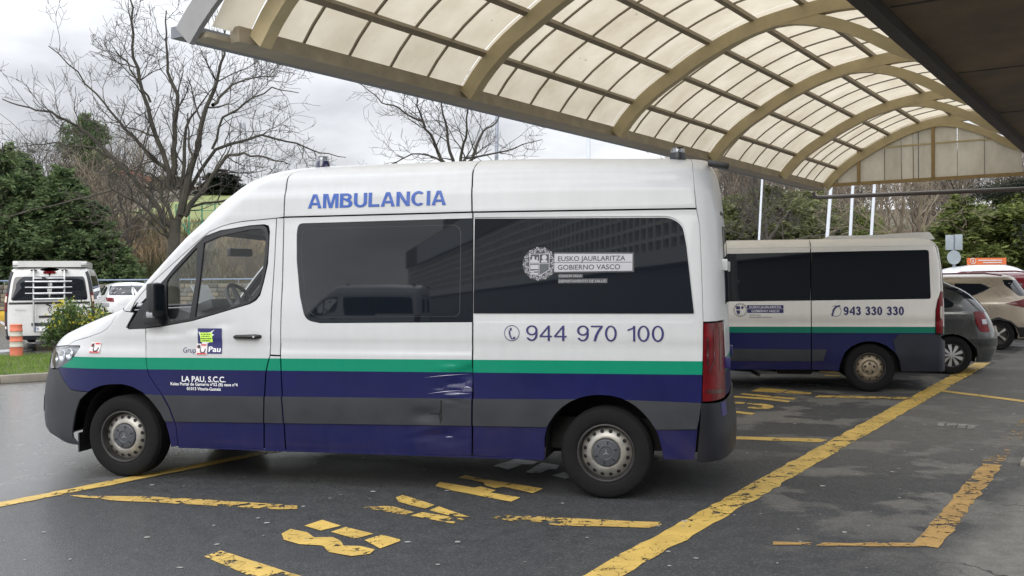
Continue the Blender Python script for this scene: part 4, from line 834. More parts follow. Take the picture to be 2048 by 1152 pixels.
c3 = car('parked_car', B3, P_grey, archx(0, .36, .30, .2)[::1], archx(2.76, .36, .30, .2), 
    [('side_window', rnd([(1.55, 1.02), (.45, 1.04), (.35, 1.38), (1.15, 1.44)], .04), M['tint2'], .004), ('side_window', rnd([(.36, 1.06), (-.02, 1.10), (-.05, 1.16), (.20, 1.33), (.30, 1.36)], .05), M['tint2'], .004), ('rear_window', [(-.52, 1.02), (B3.rear(1.02)+.02, 1.02), (B3.rear(1.4)+.02, 1.42), (.06, 1.42), (-.20, 1.30)], M['tint2'], .004)],
    [('tail_lamp', rnd([(-.33, 1.03), (-.60, 1.02), (-.60, .69), (-.40, .70), (-.34, .85)], .03), M['redlens'], .008), ('lamp_insert', rnd([(-.46, .90), (-.58, .90), (-.58, .82), (-.46, .82)], .01), M['lampgrey'], .012), ('bumper_strip', [(-.25, .58), (-1.15, .58), (-1.15, .46), (-.40, .46)], M['blackplastic'], .010)],
    (0, 2.76), .31, 'cover', (7.40, 16.79, 0), VAN_RZ)
tag(c3, 'dark grey people carrier with red tail lamp and silver wheel covers, beside the minibus', 'car', 'cars in the bays')
# beige sport utility
B4 = Body([(.25, .84), (.35, .88), (.6, .93), (.95, .925), (1.08, .89), (1.3, .80), (1.5, .70), (1.58, .60), (1.63, .45), (1.66, .25), (1.67, .02)],
          [(.25, 3.45), (.55, 3.6), (.85, 3.5), (1.0, 3.2), (1.1, 2.7), (1.25, 2.35), (1.45, 1.95), (1.6, 1.5), (1.67, 1.0)], [(.25, 3.0), (.9, 2.85), (1.0, 2.5), (1.1, 2.1), (1.45, 1.5), (1.67, .7)],
          [(.25, -.80), (.5, -.92), (.75, -.92), (.95, -.84), (1.1, -.78), (1.25, -.70), (1.45, -.58), (1.58, -.50), (1.67, -.2)], [(.25, -.38), (1.0, -.36), (1.25, -.25), (1.45, -.10), (1.6, .05), (1.67, .3)], [(.2, 2.4), (1.7, 2.2)], [(.2, 2.8), (1.7, 2.5)])
suvw = [('side_window', rnd([(1.75, 1.09), (.90, 1.10), (.88, 1.44), (1.30, 1.47)], .03), M['tint2'], .004), ('side_window', rnd([(.86, 1.10), (.42, 1.20), (.13, 1.345), (.32, 1.44), (.84, 1.45)], [.02, .06, .02, .06, .02]), M['tint2'], .004), ('window_trim', [(.43, 1.19), (.09, 1.348), (.33, 1.458), (.33, 1.446), (.125, 1.347), (.44, 1.205)], M['chrome'], .008), ('rear_window', [(-.42, 1.18), (B4.rear(1.15)+.02, 1.15), (B4.rear(1.5)+.02, 1.52), (-.12, 1.52), (-.15, 1.42)], M['tint2'], .004)]
suvp = [('tail_lamp', rnd([(-.14, 1.01), (-.55, 1.11), (-.80, 1.10), (-.80, .94), (-.50, .92)], .02), M['redlens'], .008), ('arch_trim', [(.42, .30), (.40, .46), (.26, .63), (0, .72), (-.26, .63), (-.38, .50), (-.60, .50), (-.60, .30), (-.42, .28), (-.36, .48), (-.24, .60), (0, .665), (.24, .60), (.36, .45), (.385, .28)], M['blackplastic'], .008)]
c4 = car('parked_car', B4, P_beige, archx(0, .39, .30, .25), archx(2.66, .39, .30, .25), suvw, suvp, (0, 2.66), .34, 'alloy', (10.73, 21.984, 0), VAN_RZ, zl=.25)
tag(c4, 'beige sport utility car with chrome window trim, behind the grey people carrier', 'car', 'cars in the bays')
for sg in (1, -1): tubeobj('roof_rail', [(1.4, sg*.60, 1.60), (1.2, sg*.62, 1.66), (.2, sg*.60, 1.67), (-.15, sg*.58, 1.62)], .018, P_red, c4)
def recolour(src, frm, to, loc, rz, label, sc=1.0):
    c = copy_tree(src); c.location = loc; c.rotation_euler.z = rz; c.scale = (sc,)*3
    for ch in c.children:
        if ch.data and ch.data.materials and ch.data.materials[0] == frm:
            ch.data = ch.data.copy(); ch.data.materials[0] = to
    tag(c, label); return c
recolour(c4, P_beige, P_red, Vector((10.73, 21.984, 0))+UX*3.9+Vector((.25, .1, 0)), VAN_RZ, 'dark red car whose roof shows over the beige one', 1.035)
recolour(c3, P_grey, P_white, (15.2, 29.4, 0), R(170), 'white car seen above the beige car roof, in front of the orange board', 1.2)
# white hatchback by the stone wall on the left
B5 = Body([(.2, .78), (.35, .84), (.65, .89), (.95, .875), (1.08, .82), (1.3, .70), (1.42, .60), (1.48, .42), (1.50, .2), (1.505, .02)],
          [(.2, 3.35), (.5, 3.5), (.8, 3.4), (.92, 3.1), (1.0, 2.6), (1.1, 2.25), (1.3, 1.8), (1.42, 1.4), (1.505, .9)], [(.2, 2.9), (.9, 2.7), (1.0, 2.1), (1.2, 1.7), (1.505, .6)],
          [(.2, -.72), (.5, -.82), (.8, -.80), (.95, -.76), (1.05, -.70), (1.25, -.45), (1.4, -.15), (1.505, .2)], [(.2, -.30), (.95, -.30), (1.05, -.22), (1.25, .05), (1.4, .3), (1.505, .5)], [(.2, 2.4), (1.7, 2.2)], [(.2, 2.8), (1.7, 2.5)])
c5 = car('parked_car', B5, P_white, archx(0, .36, .30, .2), archx(2.6, .36, .30, .2),
    [('side_window', rnd([(1.95, 1.02), (1.05, 1.02), (1.02, 1.36), (1.35, 1.36)], .04), M['tint2'], .004), ('side_window', rnd([(.98, 1.02), (.25, 1.06), (.42, 1.30), (.95, 1.36)], .05), M['tint2'], .004), ('rear_window', [(-.42, 1.05), (B5.rear(1.05)+.02, 1.05), (B5.rear(1.36)+.02, 1.38), (.18, 1.37)], M['tint2'], .004)],
    [('tail_lamp', rnd([(-.20, .98), (-.75, .96), (-.78, .82), (-.42, .84)], .03), M['redlens'], .008), ('lower_bumper', [(-.45, .45), (-1.24, .45), (-1.24, .24), (-.45, .24)], M['blackplastic'], .010)],
    (0, 2.6), .31, 'alloy', (-14.7, 37.6, 0), R(122), ds=.14); c5.scale = (1.08,)*3
tag(c5, 'white hatchback parked by the stone wall, between the camper and the ambulance cab', 'car')
# ------------------------------------------------------------------ camper van seen from the rear
B6 = Body([(.28, .90), (.4, .94), (.8, .97), (1.15, .96), (1.4, .93), (1.8, .86), (1.92, .82), (1.98, .72), (2.0, .5), (2.005, .02)],
          [(.28, 4.0), (.6, 4.1), (.9, 4.0), (1.05, 3.6), (1.2, 3.3), (1.6, 2.85), (1.9, 2.5), (2.005, 2.0)], [(.28, 3.4), (.9, 3.3), (1.2, 2.7), (1.9, 2.0), (2.005, 1.5)],
          [(.28, -.95), (.5, -.98), (1.0, -.96), (1.5, -.92), (1.9, -.86), (2.005, -.7)], [(.28, -.78), (1.0, -.78), (1.5, -.75), (1.9, -.66), (2.005, -.4)], [(.2, 2.4), (2.2, 2.2)], [(.2, 4.0), (2.2, 3.4)])
P_camper = mat('camper_white_paint', (.58, .58, .57), .32, var=.06, nscale=3, coat=.5)
rz6 = lambda z: B6.rear(z)-.004
cv = car('camper_van', B6, P_camper, archx(0, .38, .32, .28), archx(3.1, .38, .32, .28),
    [('side_window', rnd([(2.3, 1.2), (1.3, 1.2), (1.3, 1.78), (1.85, 1.78)], .05), M['tint2'], .004), ('side_window', rnd([(1.2, 1.2), (-.55, 1.2), (-.52, 1.78), (1.2, 1.78)], .05), M['tint2'], .004),
     ('rear_window', rnd([(-1.20, 1.20), (rz6(1.2), 1.20), (rz6(1.75), 1.76), (-1.14, 1.76), (-1.17, 1.5)], [.08, 0, 0, .08, 0]), M['tint2'], .006)],
    [('rear_pillar', [(-.82, .34), (-1.05, .34), (-1.09, .8), (-1.08, 1.3), (-1.02, 1.86), (-.80, 1.9), (-.76, 1.5), (-.80, .9)], M['greyplastic'], .004),
     ('tail_lamp', rnd([(-.86, 1.38), (-1.03, 1.38), (-1.05, .95), (-.88, .95)], .02), M['redlens'], .012), ('reversing_lamp', rnd([(-.90, 1.30), (-1.02, 1.30), (-1.03, 1.16), (-.90, 1.16)], .01), mat('lamp_amber_white', (.72, .58, .48), .2, var=.1), .016), ('low_lamp', rnd([(-.90, .72), (-1.04, .72), (-1.04, .54), (-.90, .54)], .02), M['redlens2'], .012), ('low_lamp_clear', rnd([(-.94, .60), (-1.03, .60), (-1.03, .54), (-.94, .54)], .005), M['whiteprint'], .015),
     ('rear_bumper', [(-.80, .36), (-1.0, .38), (rz6(.38), .38), (rz6(.29), .29), (-.80, .29)], M['darkplastic'], .03), ('hatch_strip', [(-1.13, 1.16), (rz6(1.16), 1.16), (rz6(1.1), 1.11), (-1.13, 1.11)], M['blackplastic'], .006)],
    (0, 3.1), .335, 'alloy', (-11.24, 23.9, 0), R(110), zl=.285, ds=.1)
tag(cv, 'white camper van seen from behind with a bicycle rack on its tailgate', 'camper van')


bm = bmesh.new(); prism(bm, rnd([(-.86, -.80), (2.3, -.76), (2.3, .76), (-.86, .80)], .12, 4), 1.985, 2.13); bmesh.ops.bevel(bm, geom=[e for e in bm.edges if abs(e.verts[0].co.z-e.verts[1].co.z) < .01], offset=.05, segments=3, affect='EDGES'); bmobj('pop_top', bm, P_camper, cv, smooth=True)
box('brake_lamp', (-.90, 0, 1.86), (.03, .26, .05), M['redlens'], cv); box('number_plate', (-1.0, .12, .53), (.02, .46, .10), M['whiteprint'], cv); box('plate_band', (-1.012, .32, .53), (.006, .05, .10), M['blueletter'], cv)
text_map('plate_text', 'B 2', lambda a, b: (-1.012, a, b), M['filmdark'], cv, .27, .13, .50, .56)
box('hatch_handle', (-.985, .02, .82), (.03, .42, .05), M['blackplastic'], cv, bevel=.01); box('hatch_grip', (-.99, .0, .64), (.03, .78, .07), M['greyplastic'], cv, bevel=.01); box('wiper', (-.965, .02, 1.085), (.02, .12, .03), M['blackplastic'], cv, Matrix.Rotation(R(25), 3, 'X'))
text_map('lettering', 'TRAFIC', lambda a, b: (-.982, a, b), M['lampgrey'], cv, .74, .50, .96, 1.0)
em = bmesh.new(); q = [(0, .07), (.045, 0), (0, -.07), (-.045, 0)]; q2 = [(a*.6, b*.6) for a, b in q]
for i in range(4): em.faces.new([em.verts.new((-.982, a, .985+b)) for a, b in (q[i-1], q[i], q2[i], q2[i-1])])
bmobj('hatch_emblem', em, M['chrome'], cv)
M['alu'] = mat('rack_aluminium', (.55, .56, .57), .35, .8, var=.1)
for y in (.33, -.33): tubeobj('rack_rail', [(-.84, y, 1.93), (-.97, y, 1.90), (-1.02, y, 1.6), (-1.06, y, 1.2), (-1.06, y, .62), (-1.03, y, .48)], .020, M['alu'], cv); box('rack_clamp', (-.93, y, 1.905), (.08, .13, .03), M['blackplastic'], cv)
for z, hw, r_ in ((1.72, .32, .018), (1.645, .50, .016), (1.64, .33, .026), (1.51, .50, .012), (1.50, .33, .026), (1.37, .50, .012), (1.365, .33, .026), (1.235, .33, .022)): tubeobj('rack_bar', [(-1.09-.03*(z < 1.66), -hw, z), (-1.09-.03*(z < 1.66), hw, z)], r_, M['alu'], cv)
tubeobj('rack_arm', [(-1.1, .14, 1.74), (-1.12, .02, 1.70), (-1.12, .02, 1.52)], .02, M['greyplastic'], cv)
# ------------------------------------------------------------------ ground
def asphalt():
    m, t, b = newmat('asphalt')
    c = nd(t, 'ShaderNodeTexCoord')
    def lin(vx, vy, off):                                   # signed distance along a ground direction
        d = nd(t, 'ShaderNodeVectorMath', operation='DOT_PRODUCT'); d.inputs[1].default_value = (vx, vy, 0); t.links.new(c.outputs['Object'], d.inputs[0]); return math_node(t, 'SUBTRACT', d.outputs['Value'], off)
    fine = noise_node(t, 130, 3, .7); mid = noise_node(t, 7, 6, .62); big = noise_node(t, .55, 5, .6); patch = noise_node(t, 1.15, 7, .58, stretch=(1, 1, 1))
    sc = lin(WX.x, WX.y, 0); tc_ = lin(UX.x, UX.y, 0)
    # darker in the bays, old pale surfacing by the building, lane lightened outside
    base = ramp(t, mid.outputs['Fac'], [(.3, (.024, .025, .027)), (.7, (.042, .043, .045))]).outputs[0]
    pale = ramp(t, mid.outputs['Fac'], [(.3, (.10, .096, .086)), (.7, (.165, .16, .143))]).outputs[0]
    k = math_node(t, 'ADD', math_node(t, 'MULTIPLY', sc, 1.0), math_node(t, 'MULTIPLY', math_node(t, 'SUBTRACT', big.outputs['Fac'], .5), .9))
    near = nd(t, 'ShaderNodeMapRange'); near.inputs['From Min'].default_value = -1.05; near.inputs['From Max'].default_value = -.80; t.links.new(k, near.inputs[0])
    p2 = ramp(t, patch.outputs['Fac'], [(.50, 0.0), (.56, 1.0)]).outputs[0]
    beyond = nd(t, 'ShaderNodeMapRange'); beyond.inputs['From Min'].default_value = 7.5; beyond.inputs['From Max'].default_value = 10.5; t.links.new(tc_, beyond.inputs[0])
    inner = math_node(t, 'GREATER_THAN', sc, -6.0)
    lane = nd(t, 'ShaderNodeMapRange'); lane.inputs['From Min'].default_value = 5.2; lane.inputs['From Max'].default_value = 7.6; t.links.new(tc_, lane.inputs[0])
    s2 = math_node(t, 'GREATER_THAN', sc, -2.6)
    pm = math_node(t, 'MULTIPLY', math_node(t, 'MULTIPLY', p2, inner), math_node(t, 'MAXIMUM', math_node(t, 'MULTIPLY', beyond.outputs[0], .8), math_node(t, 'MULTIPLY', s2, math_node(t, 'MULTIPLY', lane.outputs[0], .85))))
    pm = math_node(t, 'MAXIMUM', pm, math_node(t, 'MULTIPLY', math_node(t, 'MULTIPLY', beyond.outputs[0], s2), .55))
    col = mixc(t, math_node(t, 'MAXIMUM', near.outputs[0], pm), base, pale)
    out_ = nd(t, 'ShaderNodeMapRange'); out_.inputs['From Min'].default_value = -6.95; out_.inputs['From Max'].default_value = -7.15; t.links.new(sc, out_.inputs[0])
    lanec = ramp(t, mid.outputs['Fac'], [(.3, (.085, .085, .087)), (.7, (.125, .125, .127))]).outputs[0]; col = mixc(t, out_.outputs[0], col, lanec)  # sky sheen of the wet lane painted into its colour
    agg = nd(t, 'ShaderNodeTexVoronoi'); agg.inputs['Scale'].default_value = 95; t.links.new(c.outputs['Object'], agg.inputs['Vector'])
    ac = ramp(t, agg.outputs['Color'], [(.55, (.0, .0, .0)), (.97, (.12, .115, .108))]).outputs[0]
    add = nd(t, 'ShaderNodeMix', data_type='RGBA', blend_type='ADD'); add.inputs['Factor'].default_value = .42
    ia = [q for q in add.inputs if q.type == 'RGBA']; t.links.new(col, ia[0]); t.links.new(ac, ia[1]); col = [q for q in add.outputs if q.type == 'RGBA'][0]
    # cracks in the old surfacing
    w = noise_node(t, 2.2, 5); va = nd(t, 'ShaderNodeVectorMath', operation='MULTIPLY_ADD'); va.inputs[1].default_value = (.7, .7, 0); t.links.new(w.outputs['Color'], va.inputs[0]); t.links.new(c.outputs['Object'], va.inputs[2])
    vc = nd(t, 'ShaderNodeTexVoronoi', feature='DISTANCE_TO_EDGE'); vc.inputs['Scale'].default_value = .75; t.links.new(va.outputs[0], vc.inputs['Vector'])
    cr = math_node(t, 'MULTIPLY', math_node(t, 'LESS_THAN', vc.outputs['Distance'], .0045), near.outputs[0]); col = mixc(t, cr, col, (.03, .029, .027))
    t.links.new(col, b.inputs['Base Color'])
    # rain-wet lane outside the canopy drip line, damp in patches further in
    wet = nd(t, 'ShaderNodeMapRange'); wet.inputs['From Min'].default_value = -6.2; wet.inputs['From Max'].default_value = -7.8; t.links.new(math_node(t, 'ADD', sc, math_node(t, 'MULTIPLY', math_node(t, 'SUBTRACT', big.outputs['Fac'], .5), 2.4)), wet.inputs[0])
    tw = nd(t, 'ShaderNodeMapRange'); tw.inputs['From Min'].default_value = 6.6; tw.inputs['From Max'].default_value = 3.6; t.links.new(math_node(t, 'ADD', tc_, math_node(t, 'MULTIPLY', math_node(t, 'SUBTRACT', big.outputs['Fac'], .5), 2.0)), tw.inputs[0])
    damp = math_node(t, 'MAXIMUM', wet.outputs[0], math_node(t, 'MULTIPLY', math_node(t, 'MULTIPLY', tw.outputs[0], math_node(t, 'LESS_THAN', sc, -2.9)), .45))
    ro = nd(t, 'ShaderNodeMapRange'); ro.inputs['To Min'].default_value = .78; ro.inputs['To Max'].default_value = .24; t.links.new(damp, ro.inputs[0]); t.links.new(math_node(t, 'ADD', ro.outputs[0], math_node(t, 'MULTIPLY', math_node(t, 'SUBTRACT', mid.outputs['Fac'], .5), .25)), b.inputs['Roughness'])
    b.inputs['Specular IOR Level'].default_value = .5
    t.links.new(math_node(t, 'MULTIPLY', damp, .85), b.inputs['Coat Weight']); b.inputs['Coat Roughness'].default_value = .24; b.inputs['Coat IOR'].default_value = 1.36
    bp = nd(t, 'ShaderNodeBump'); bp.inputs['Strength'].default_value = .8; bp.inputs['Distance'].default_value = .005; hh = math_node(t, 'ADD', fine.outputs['Fac'], math_node(t, 'MULTIPLY', agg.outputs['Distance'], .9)); t.links.new(hh, bp.inputs['Height']); t.links.new(bp.outputs[0], b.inputs['Normal'])
    return m
apron = pyobj('asphalt_ground', [(-60, -40, 0), (60, -40, 0), (60, 46, 0), (-60, 46, 0)], [(0, 1, 2, 3)], asphalt()); apron['kind'] = 'structure'
YEL = paint_mark('yellow_road_paint', (.66, .45, .115), .40); YELW = paint_mark('worn_yellow_paint', (.60, .40, .11), .47); OCH = paint_mark('ochre_road_paint', (.43, .265, .085), .44); GRY = paint_mark('grey_white_paint', (.42, .43, .45), .42); WHT = paint_mark('white_road_paint', (.6, .61, .62), .42); FAINT = paint_mark('faint_white_paint', (.30, .30, .28), .50)
mark_n = [0]
def mark(poly, m_, name='painted_line', wob=.012, z=.004, seg=.12):
    """painted shape on the asphalt with a slightly ragged edge"""
    mark_n[0] += 1; pts = []
    for i in range(len(poly)):
        a, b = Vector(poly[i-1]), Vector(poly[i]); n = max(1, int((b-a).length/seg))
        for k in range(n):
            p = a+(b-a)*(k/n); pts.append((p.x+random.uniform(-wob, wob), p.y+random.uniform(-wob, wob)))
    vv, F = cdt_grid([pts], 0, 0)
    return pyobj(name, [(x, y, z+.0002*(mark_n[0] % 6)) for x, y in vv], F, m_, apron)
def strip(t0, s0, t1, s1, w, m_, **k):
    a, b = ts(t0, s0), ts(t1, s1); d = (b-a).normalized(); n = Vector((-d.y, d.x, 0))*w/2
    return mark([(a+n).to_2d(), (b+n).to_2d(), (b-n).to_2d(), (a-n).to_2d()], m_, **k)
def pxpoly(pts, m_, name='painted_letter', **k): return mark([gp(*q).to_2d() for q in pts], m_, name, **k)
mark([ts(2.9, -2.58).to_2d(), ts(16.23, -2.87).to_2d(), ts(19.8, -2.93).to_2d(), ts(19.9, -2.68).to_2d(), ts(16.39, -2.62).to_2d(), ts(3.0, -2.40).to_2d()], YEL, wob=.014); strip(-2, -7.0, 9.2, -7.0, .15, YEL, wob=.01); strip(9.6, -7.02, 24, -7.02, .15, YEL)
pxpoly([(118, 991), (300, 994), (450, 1003), (597, 1012), (597, 1019), (560, 1020), (380, 1010), (220, 1001)], YELW, 'painted_line')
pxpoly([(978, 1036), (1003, 1031), (1320, 1046), (1326, 1051), (1300, 1057), (1120, 1052), (1000, 1041)], YELW, 'painted_line')
pxpoly([(1300, 872), (1460, 873), (1640, 878), (1654, 881), (1640, 885), (1460, 879), (1300, 877)], YEL, 'painted_line')
pxpoly([(1630, 795), (1635, 791), (1820, 795), (1818, 799)], YEL, 'painted_line'); pxpoly([(1880, 780), (2048, 801), (2060, 806), (2048, 805), (1885, 784)], YEL, 'painted_line', wob=.006)
strip(6.15, -1.18, 9.15, -1.22, .15, OCH, wob=.014); strip(9.2, -1.24, 12.5, -1.26, .15, paint_mark('chipped_ochre_paint', (.43, .265, .085), .56), wob=.02); pxpoly([(1545, 1085), (1700, 1087), (1850, 1087), (1870, 1094), (1700, 1093), (1545, 1090)], OCH, 'painted_line')
for p, m_ in (([(410, 1114), (440, 1102), (640, 1166), (560, 1178)], YEL), ([(606, 1053), (642, 1041), (681, 1052), (642, 1062)], YEL), ([(662, 1065), (692, 1055), (748, 1068), (710, 1079)], YEL), ([(727, 1082), (762, 1071), (803, 1082), (762, 1099)], YEL),
        ([(564, 1069), (582, 1059), (612, 1066), (630, 1076), (665, 1076), (682, 1082), (687, 1092), (720, 1094), (750, 1100), (740, 1109), (705, 1113), (660, 1105), (645, 1092), (600, 1089), (570, 1081)], YEL),
        ([(791, 996), (805, 991), (869, 1011), (852, 1018), (820, 1011), (797, 1005)], YEL), ([(720, 1016), (750, 1014), (780, 1012), (827, 1025), (810, 1031), (760, 1021)], YELW), ([(820, 1032), (845, 1025), (905, 1036), (932, 1039), (907, 1048)], YEL), ([(857, 1022), (880, 1014), (937, 1035), (905, 1034)], YEL),
        ([(917, 956), (930, 951), (969, 959), (1000, 964), (1086, 978), (1066, 987), (1009, 975), (991, 977.5), (969, 972), (967, 966)], YEL), ([(869, 972.5), (881, 965), (947, 976.5), (959, 974), (992, 982), (981, 986), (1039, 996), (1022, 1004), (937.5, 989), (906, 982)], YEL),
        ([(986, 933), (1031, 919), (1075, 924), (1069, 930), (1044, 930), (1016, 940)], GRY), ([(1051, 945), (1084, 926), (1117, 931), (1115, 939), (1097, 939), (1075, 949)], GRY), ([(1105, 952), (1128, 945), (1150, 952), (1130, 958)], GRY),
        ([(1502, 783), (1522, 775.5), (1578, 780.5), (1560, 786)], YEL), ([(1565, 786), (1580, 781.5), (1624, 786.3), (1620, 789)], YEL), ([(1480, 789), (1487, 787.3), (1594, 797), (1589, 799.5), (1530, 795)], YEL), ([(1463, 795), (1470, 792.3), (1535, 796.5), (1580, 802.3), (1576, 805.3), (1520, 799)], YEL),
        ([(1440, 803), (1492, 805), (1488, 808), (1440, 807)], YEL), ([(1493, 808), (1497, 806), (1526, 807.5), (1544, 811), (1548, 815), (1536, 818.3), (1496, 818), (1496, 814.3), (1526, 814), (1524, 811.5), (1500, 809)], YEL), ([(1440, 820), (1480, 823), (1511, 827), (1504, 830.3), (1440, 823)], YEL), ([(1440, 839), (1468, 839.5), (1470, 841.5), (1464, 844), (1440, 844)], YEL),
        ([(1638, 741.6), (1672, 743), (1679, 747), (1640, 744.4)], YEL), ([(1648, 750), (1680, 751.5), (1678, 753.5), (1652, 752.4)], YEL),
        ([(1560, 762), (1660, 772), (1655, 775), (1570, 766)], FAINT), ([(1875, 846), (1893, 845), (1886, 853), (1876, 852)], FAINT), ([(1895, 846), (1915, 847), (1908, 855), (1894, 853)], FAINT), ([(1917, 848), (1935, 849), (1930, 857), (1914, 856)], FAINT), ([(1936, 850), (1957, 852), (1950, 859), (1934, 858)], FAINT)):
    pxpoly(p, m_, wob=.008 if p[0][1] > 900 else .004)
for p in ([(0, 640), (15, 650), (22, 662), (18, 662), (10, 652), (0, 646)], [(0, 700), (50, 697), (70, 698), (60, 701), (0, 705)], [(50, 684), (90, 683), (115, 688), (110, 690), (60, 687)], [(75, 690), (88, 693), (84, 698), (78, 697)]): pxpoly(p, WHT, 'painted_line', wob=.02)
# gum and droppings trodden into the surfacing
V, F = [], []
for i in range(230):
    t_, s_ = random.uniform(2.6, 13), random.uniform(-7.6, .3); c = ts(t_, s_, .0052); r_ = random.choice((.008, .010, .012, .016, .022)); k = len(V); n = 7; sq = random.uniform(.6, 1)
    V += [c+Vector((r_*math.cos(2*math.pi*j/n)*random.uniform(.7, 1.15), r_*sq*math.sin(2*math.pi*j/n)*random.uniform(.7, 1.15), 0)) for j in range(n)]; F.append(list(range(k, k+n)))
tag(pyobj('gum_spots', V, F, mat('old_gum', (.33, .33, .31), .7, var=.4, nscale=3), apron), kind='stuff')
# paved edge by the building
def slab(name, t0, t1, s0, s1, z0, z1, m_, parent=None, bevel=.012):
    bm = bmesh.new(); c = ts((t0+t1)/2, (s0+s1)/2, (z0+z1)/2); add_box(bm, c, (s1-s0, t1-t0, z1-z0), Matrix.Rotation(math.atan2(WX.y, WX.x), 3, 'Z'), 0, bevel); return bmobj(name, bm, m_, parent, smooth=bevel > 0)
PAVE = mat('concrete_paving', (.25, .235, .20), .85, var=.2, nscale=5, bump=.2)
walk = slab('pavement', 9.2, 27, -.85, 5.0, -.1, .035, PAVE); walk['kind'] = 'structure'
for k in range(12): slab('kerb_stone', 9.2+k*1.45, 9.2+k*1.45+1.44, -1.02, -.86, -.1, .04, PAVE, walk)
# ------------------------------------------------------------------ canopy
cp = empty('canopy', ts(16, -7.45)); CPI = cp.matrix_world.copy()
def cpart(o): 
    o.parent = cp; o.matrix_parent_inverse = Matrix.Translation(-Vector(cp.location)); return o
PROF = Cv([(-.06, 3.96), (0, 4.02), (.18, 4.24), (.4, 4.455), (.7, 4.68), (1.06, 4.89), (1.4, 5.08), (1.77, 5.25), (2.12, 5.385), (2.5, 5.49), (3.1, 5.585), (3.65, 5.63), (4.2, 5.60), (4.9, 5.50), (5.6, 5.25), (6.3, 4.85), (6.9, 4.4)])
G0 = -7.47
STEEL = mat('canopy_steel_cream', (.50, .42, .25), .5, var=.14, nscale=3, rvar=.12); STEELD = mat('canopy_purlin_brown', (.27, .225, .16), .6, var=.2, nscale=4); GUT = mat('gutter_grey', (.17, .18, .20), .5, var=.2, nscale=3); BEAM = mat('eaves_beam', (.36, .31, .225), .6, var=.2, nscale=4)
def panelmat():
    m, t, b = newmat('translucent_roof_sheet'); out = t.nodes['Material Output']; t.nodes.remove(b)
    n = noise_node(t, 1.3, 6, .62); n2 = noise_node(t, 5, 6, .7, stretch=(1, 1, 1)); col = ramp(t, n.outputs['Fac'], [(.3, (.44, .385, .29)), (.7, (.58, .53, .425))]).outputs[0]
    c = nd(t, 'ShaderNodeTexCoord'); d = nd(t, 'ShaderNodeVectorMath', operation='DOT_PRODUCT'); d.inputs[1].default_value = tuple(WX); t.links.new(c.outputs['Object'], d.inputs[0]); e = nd(t, 'ShaderNodeVectorMath', operation='DOT_PRODUCT'); e.inputs[1].default_value = tuple(UX); t.links.new(c.outputs['Object'], e.inputs[0])
    # leaf litter lying on the crown towards the far end
    mr = nd(t, 'ShaderNodeMapRange'); mr.inputs['From Min'].default_value = 1.6; mr.inputs['From Max'].default_value = 3.6; t.links.new(d.outputs['Value'], mr.inputs[0]); mr2 = nd(t, 'ShaderNodeMapRange'); mr2.inputs['From Min'].default_value = -1; mr2.inputs['From Max'].default_value = 8; t.links.new(e.outputs['Value'], mr2.inputs[0])
    lit = math_node(t, 'GREATER_THAN', math_node(t, 'ADD', n2.outputs['Fac'], math_node(t, 'MULTIPLY', math_node(t, 'MULTIPLY', mr.outputs[0], mr2.outputs[0]), .40)), .70); spk = math_node(t, 'GREATER_THAN', noise_node(t, 14, 2).outputs['Fac'], .765)
    col = mixc(t, math_node(t, 'MAXIMUM', lit, math_node(t, 'MULTIPLY', spk, .35)), col, (.05, .045, .03))
    tl = nd(t, 'ShaderNodeBsdfTranslucent'); df = nd(t, 'ShaderNodeBsdfDiffuse'); ms = nd(t, 'ShaderNodeMixShader'); ms.inputs[0].default_value = .26; t.links.new(col, tl.inputs[0]); t.links.new(col, df.inputs[0]); t.links.new(tl.outputs[0], ms.inputs[1]); t.links.new(df.outputs[0], ms.inputs[2]); t.links.new(ms.outputs[0], out.inputs[0]); return m
SHEET = panelmat()
def sweep_rib(name, t_, d0, d1, curve, hw, hh, m_, n=22, drop=0.0):
    """rectangular bar following the arch in a vertical plane across the canopy"""
    V, F = [], []
    for i in range(n+1):
        d = d0+(d1-d0)*i/n; z = curve(d); e = .01; sl = (curve(d+e)-curve(d-e))/(2*e); nx, nz = -sl/math.hypot(1, sl), 1/math.hypot(1, sl)
        for (u_, v_) in ((-hw, -hh), (hw, -hh), (hw, 0), (-hw, 0)): V.append(ts(t_+u_, G0+d+nx*(v_-drop), z+nz*(v_-drop)))
    for i in range(n):
        for j in range(4): F.append((4*i+j, 4*i+(j+1) % 4, 4*i+4+(j+1) % 4, 4*i+4+j))
    F += [(0, 1, 2, 3)[::-1], tuple(4*n+j for j in range(4))]
    return cpart(pyobj(name, V, F, m_))
RIBS = [6.55, 9.97, 14.01, 18.0, 22.2, 25.6]
for t_ in RIBS: sweep_rib('arch_rib', t_, .02, 6.8, PROF, .07, .20, STEEL, 40, drop=.075)
BR = Cv([(2.35, 5.30), (2.6, 5.355), (2.95, 5.36), (3.3, 5.30), (3.6, 5.20), (4.0, 5.01), (4.4, 4.76), (4.8, 4.56)])
for t_ in RIBS[1:]: sweep_rib('arch_brace', t_, 2.36, 4.76, BR, .065, .16, STEEL, 18, drop=-.06)
T0, T1 = 6.08, 25.72
PUR = [.40, 1.03, 1.70, 2.40, 3.15, 3.9, 4.7, 5.5]
for d in PUR: 
    z = PROF(d); sl = (PROF(d+.01)-PROF(d-.01))/.02; a = math.atan(sl)
    bm = bmesh.new(); rot = Matrix.Rotation(math.atan2(WX.y, WX.x), 3, 'Z') @ Matrix.Rotation(-a, 3, 'Y')
    add_box(bm, ts((T0+T1)/2, G0+d, z)+rot @ Vector((0, 0, -.045)), (.07, T1-T0-.06, .075), rot); cpart(bmobj('purlin', bm, STEELD))
rows = [-.02]+PUR+[6.2]
cols = [T0+.02]
